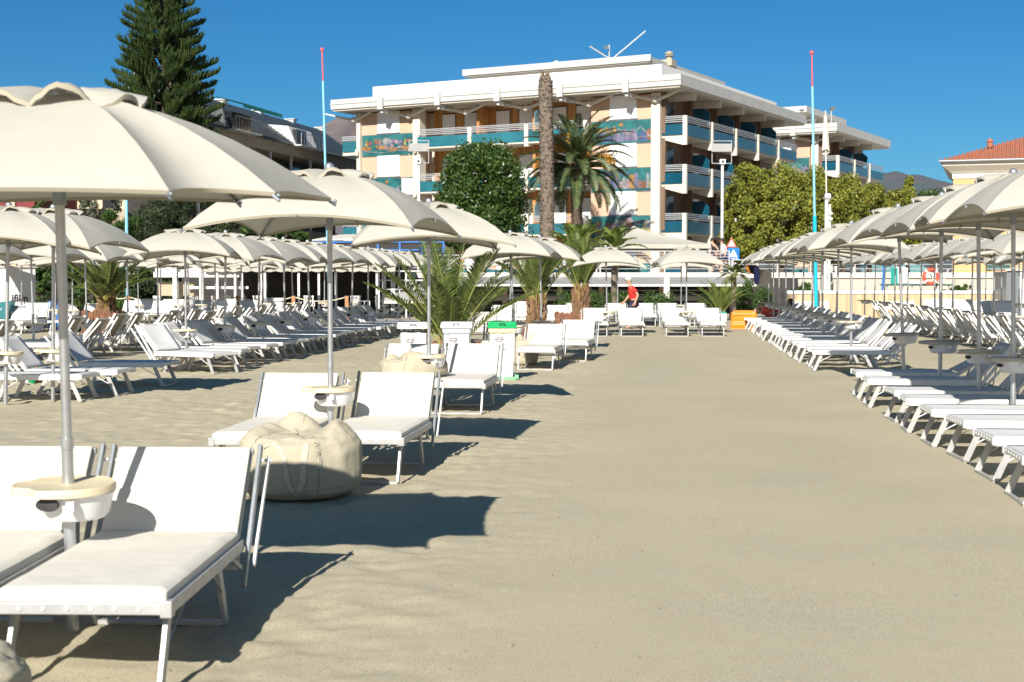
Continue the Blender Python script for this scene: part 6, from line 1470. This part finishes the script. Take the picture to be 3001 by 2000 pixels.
# ------------------------------------------------------------ people
def skin_mesh(name, V, E, rad, mt, parent, root=0, sub=2):
    me = bpy.data.meshes.new(name); me.from_pydata([tuple(v) for v in V], E, []); me.materials.append(mt); o = bpy.data.objects.new(name, me); COL.objects.link(o)
    o.parent = parent; md = o.modifiers.new('skin', 'SKIN'); 
    if not me.skin_vertices: 
        b = bmesh.new(); b.from_mesh(me); b.verts.layers.skin.verify(); b.to_mesh(me); b.free()
    for i, r_ in enumerate(rad):
        rr = r_ if hasattr(r_, '__len__') else (r_, r_); me.skin_vertices[0].data[i].radius = rr; me.skin_vertices[0].data[i].use_root = (i == root)
    md.use_smooth_shade = True; s = o.modifiers.new('sub', 'SUBSURF'); s.levels = sub; s.render_levels = sub
    return o
def person(loc, rz, label, pose, top, bottom, hairm=None, cap=False, skirt=False, bun=False, sleeve=True):
    """faces local -X; pose gives joint positions (x forward is negative)"""
    r = thing('person', loc, rz, label, 'person'); J = {k: Vector(v) for k, v in pose.items()}
    names = ['pelvis','waist','chest','neck','head0','head1']; V = [J['pelvis'], J['waist'], J['chest'], J['neck'], J['head0'], J['head1']]; rad = [(.15,.12),(.125,.10),(.155,.11),.052,.075,.085]; E = [(0,1),(1,2),(2,3),(3,4),(4,5)]
    def chain(root, pts, rs):
        p = root
        for q, rr in zip(pts, rs): V.append(Vector(q)); rad.append(rr); E.append((p, len(V)-1)); p = len(V)-1
        return p
    hands = []
    for s in ('l', 'r'):
        h = chain(2, [J['sh_'+s], J['el_'+s], J['wr_'+s], J['ha_'+s]], [.055,.040,.027,.034]); hands.append((h, J['wr_'+s], J['ha_'+s]))
        chain(0, [J['hip_'+s], J['kn_'+s], J['an_'+s], J['to_'+s]], [.085,.058,.038,.035])
    for h, wr, ha in hands:
        d = (ha-wr).normalized(); sd_ = d.cross(Vector((0,1,0))); sd_ = sd_.normalized() if sd_.length > .1 else Vector((1,0,0))
        for k in range(4): chain(h, [ha+d*.055+sd_*(.027-.018*k), ha+d*(.095-.006*abs(k-1.3))+sd_*(.03-.020*k)+Vector((-.012,0,0))], [.009,.007])
        chain(h, [ha+sd_*.045+d*.01, ha+sd_*.055+d*.05], [.010,.008])
    skin_mesh('body', V, E, rad, M['skin'], r)
    hd = J['head1']; f = MB(); fw = Vector((-1,0,0))
    f.tube([hd+fw*.075+Vector((0,0,.01)), hd+fw*.105+Vector((0,0,-.03)), hd+fw*.08+Vector((0,0,-.035))], [.008,.016,.012], 6)
    for s in (-1, 1): f.ball(hd+Vector((.0,s*.085,-.005)), .022, 5)
    f.build('nose_and_ears', M['skin'], r, smooth=True)
    e = MB()
    for s in (-1, 1): e.ball(hd+Vector((-.083,s*.032,.012)), .010, 5)
    e.bar(hd+Vector((-.082,-.022,-.065)), hd+Vector((-.082,.022,-.065)), .006, .01); e.build('eyes_and_mouth', M['hair'], r)
    if hairm:
        h = MB(); h.ball(hd+Vector((.022,0,.03)), .105, 8, 1.0); 
        if bun: h.ball(hd+Vector((.12,0,.05)), .05, 6); 
        else: h.tube([hd+Vector((.08,0,0)), hd+Vector((.10,0,-.14)), hd+Vector((.10,0,-.26))], [.07,.07,.03], 8)
        h.build('hair', M[hairm], r, smooth=True)
    if cap:
        c = MB(); c.lathe([(.104,.0),(.108,.04),(.085,.085),(.04,.105),(.005,.108)], 20, hd+Vector((.005,0,.02))); cc = c.build('cap', M['parapet'], r, smooth=True)
        c = MB(); c.add([hd+Vector((-.10,-.06,.03)), hd+Vector((-.10,.06,.03)), hd+Vector((-.17,.045,.012)), hd+Vector((-.17,-.045,.012)), hd+Vector((-.10,-.06,.02)), hd+Vector((-.10,.06,.02)), hd+Vector((-.17,.045,.004)), hd+Vector((-.17,-.045,.004))], [(0,1,2,3),(7,6,5,4),(0,3,7,4),(1,5,6,2),(3,2,6,7)]); c.build('visor', M['navy'], cc)
        h = MB(); h.ball(hd+Vector((.018,0,.0)), .100, 8, .9); h.build('hair', M['plastic_grey'], r, smooth=True)
    # shirt
    V = [J['pelvis']+Vector((0,0,-.02)), J['waist'], J['chest'], J['neck']-Vector((0,0,.045))]; E = [(0,1),(1,2),(2,3)]; rad = [(.175,.15),(.15,.14),(.178,.135),.065]
    if sleeve:
        for s in ('l', 'r'): V += [J['sh_'+s], J['sh_'+s].lerp(J['el_'+s], .75)]; n = len(V); E += [(2,n-2),(n-2,n-1)]; rad += [.078,.070]
    skin_mesh('shirt', V, E, rad, M[top], r)
    V = [J['pelvis']+Vector((0,0,.03))]; E = []; rad = [(.165,.14)]
    for s in ('l', 'r'): V += [J['hip_'+s], J['hip_'+s].lerp(J['kn_'+s], .8)]; n = len(V); E += [(0,n-2),(n-2,n-1)]; rad += [.11,.095 if not skirt else .13]
    skin_mesh('skirt' if skirt else 'shorts', V, E, rad, M[bottom], r)
    return r
walk = dict(pelvis=(.02,0,.93), waist=(-.0,0,1.08), chest=(-.05,0,1.30), neck=(-.10,0,1.46), head0=(-.13,0,1.54), head1=(-.155,0,1.62), sh_l=(-.04,-.17,1.38), el_l=(.12,-.22,1.14), wr_l=(.05,-.24,.92), ha_l=(.02,-.24,.86),
            sh_r=(-.04,.17,1.38), el_r=(-.10,.22,1.12), wr_r=(-.24,.22,.92), ha_r=(-.29,.22,.87), hip_l=(.0,-.09,.88), kn_l=(-.16,-.09,.50), an_l=(-.10,-.09,.09), to_l=(-.24,-.10,.04), hip_r=(.02,.09,.88), kn_r=(.08,.09,.48), an_r=(.28,.09,.12), to_r=(.18,.09,.04))
person((X(1856,47.5), 47.5, 0), 0, 'man in a red shirt and white cap walking left behind the far loungers', walk, 'red', 'navy', cap=True).scale = (1.12, 1.1, 1.0)
person((X(2094,71.6), 71.6, DZ), R(8), 'dark-haired woman with bare shoulders walking left on the promenade', walk, 'blackcloth', 'blackcloth', hairm='hair', skirt=True, bun=True, sleeve=False)
person((X(2122,71.9), 71.9, DZ), R(-5), 'woman in a white top and dark skirt on the promenade behind the blue sign', walk, 'parapet', 'navy', hairm='hair', skirt=True)
lie = dict(pelvis=(.0,0,.50), waist=(.14,0,.54), chest=(.34,0,.64), neck=(.50,0,.76), head0=(.56,0,.82), head1=(.62,0,.88), sh_l=(.40,-.17,.68), el_l=(.22,-.24,.50), wr_l=(.0,-.2,.52), ha_l=(-.06,-.18,.53), sh_r=(.40,.17,.68), el_r=(.22,.24,.50), wr_r=(.0,.2,.52), ha_r=(-.06,.18,.53),
           hip_l=(-.06,-.09,.50), kn_l=(-.40,-.10,.78), an_l=(-.66,-.10,.47), to_l=(-.78,-.10,.46), hip_r=(-.06,.09,.50), kn_r=(-.46,.09,.60), an_r=(-.80,.09,.47), to_r=(-.84,.09,.58))
person((X(2262,48.6), 48.6, 0), R(-6), 'sunbather lying on a lounger beside the orange float with knees raised', lie, 'lifered', 'lifered', hairm='hair', sleeve=False)
dup_labels = [k for k, v in LABELS.items() if v > 1]
print('DUPLICATE LABELS', dup_labels[:8])
for p in (U_sq, U_oct, U_tall, U_far, U_tallfar, L_pad, L_plain, L_low, L_steep, L_farp):
    if not p.used: drop_tree(p.root)
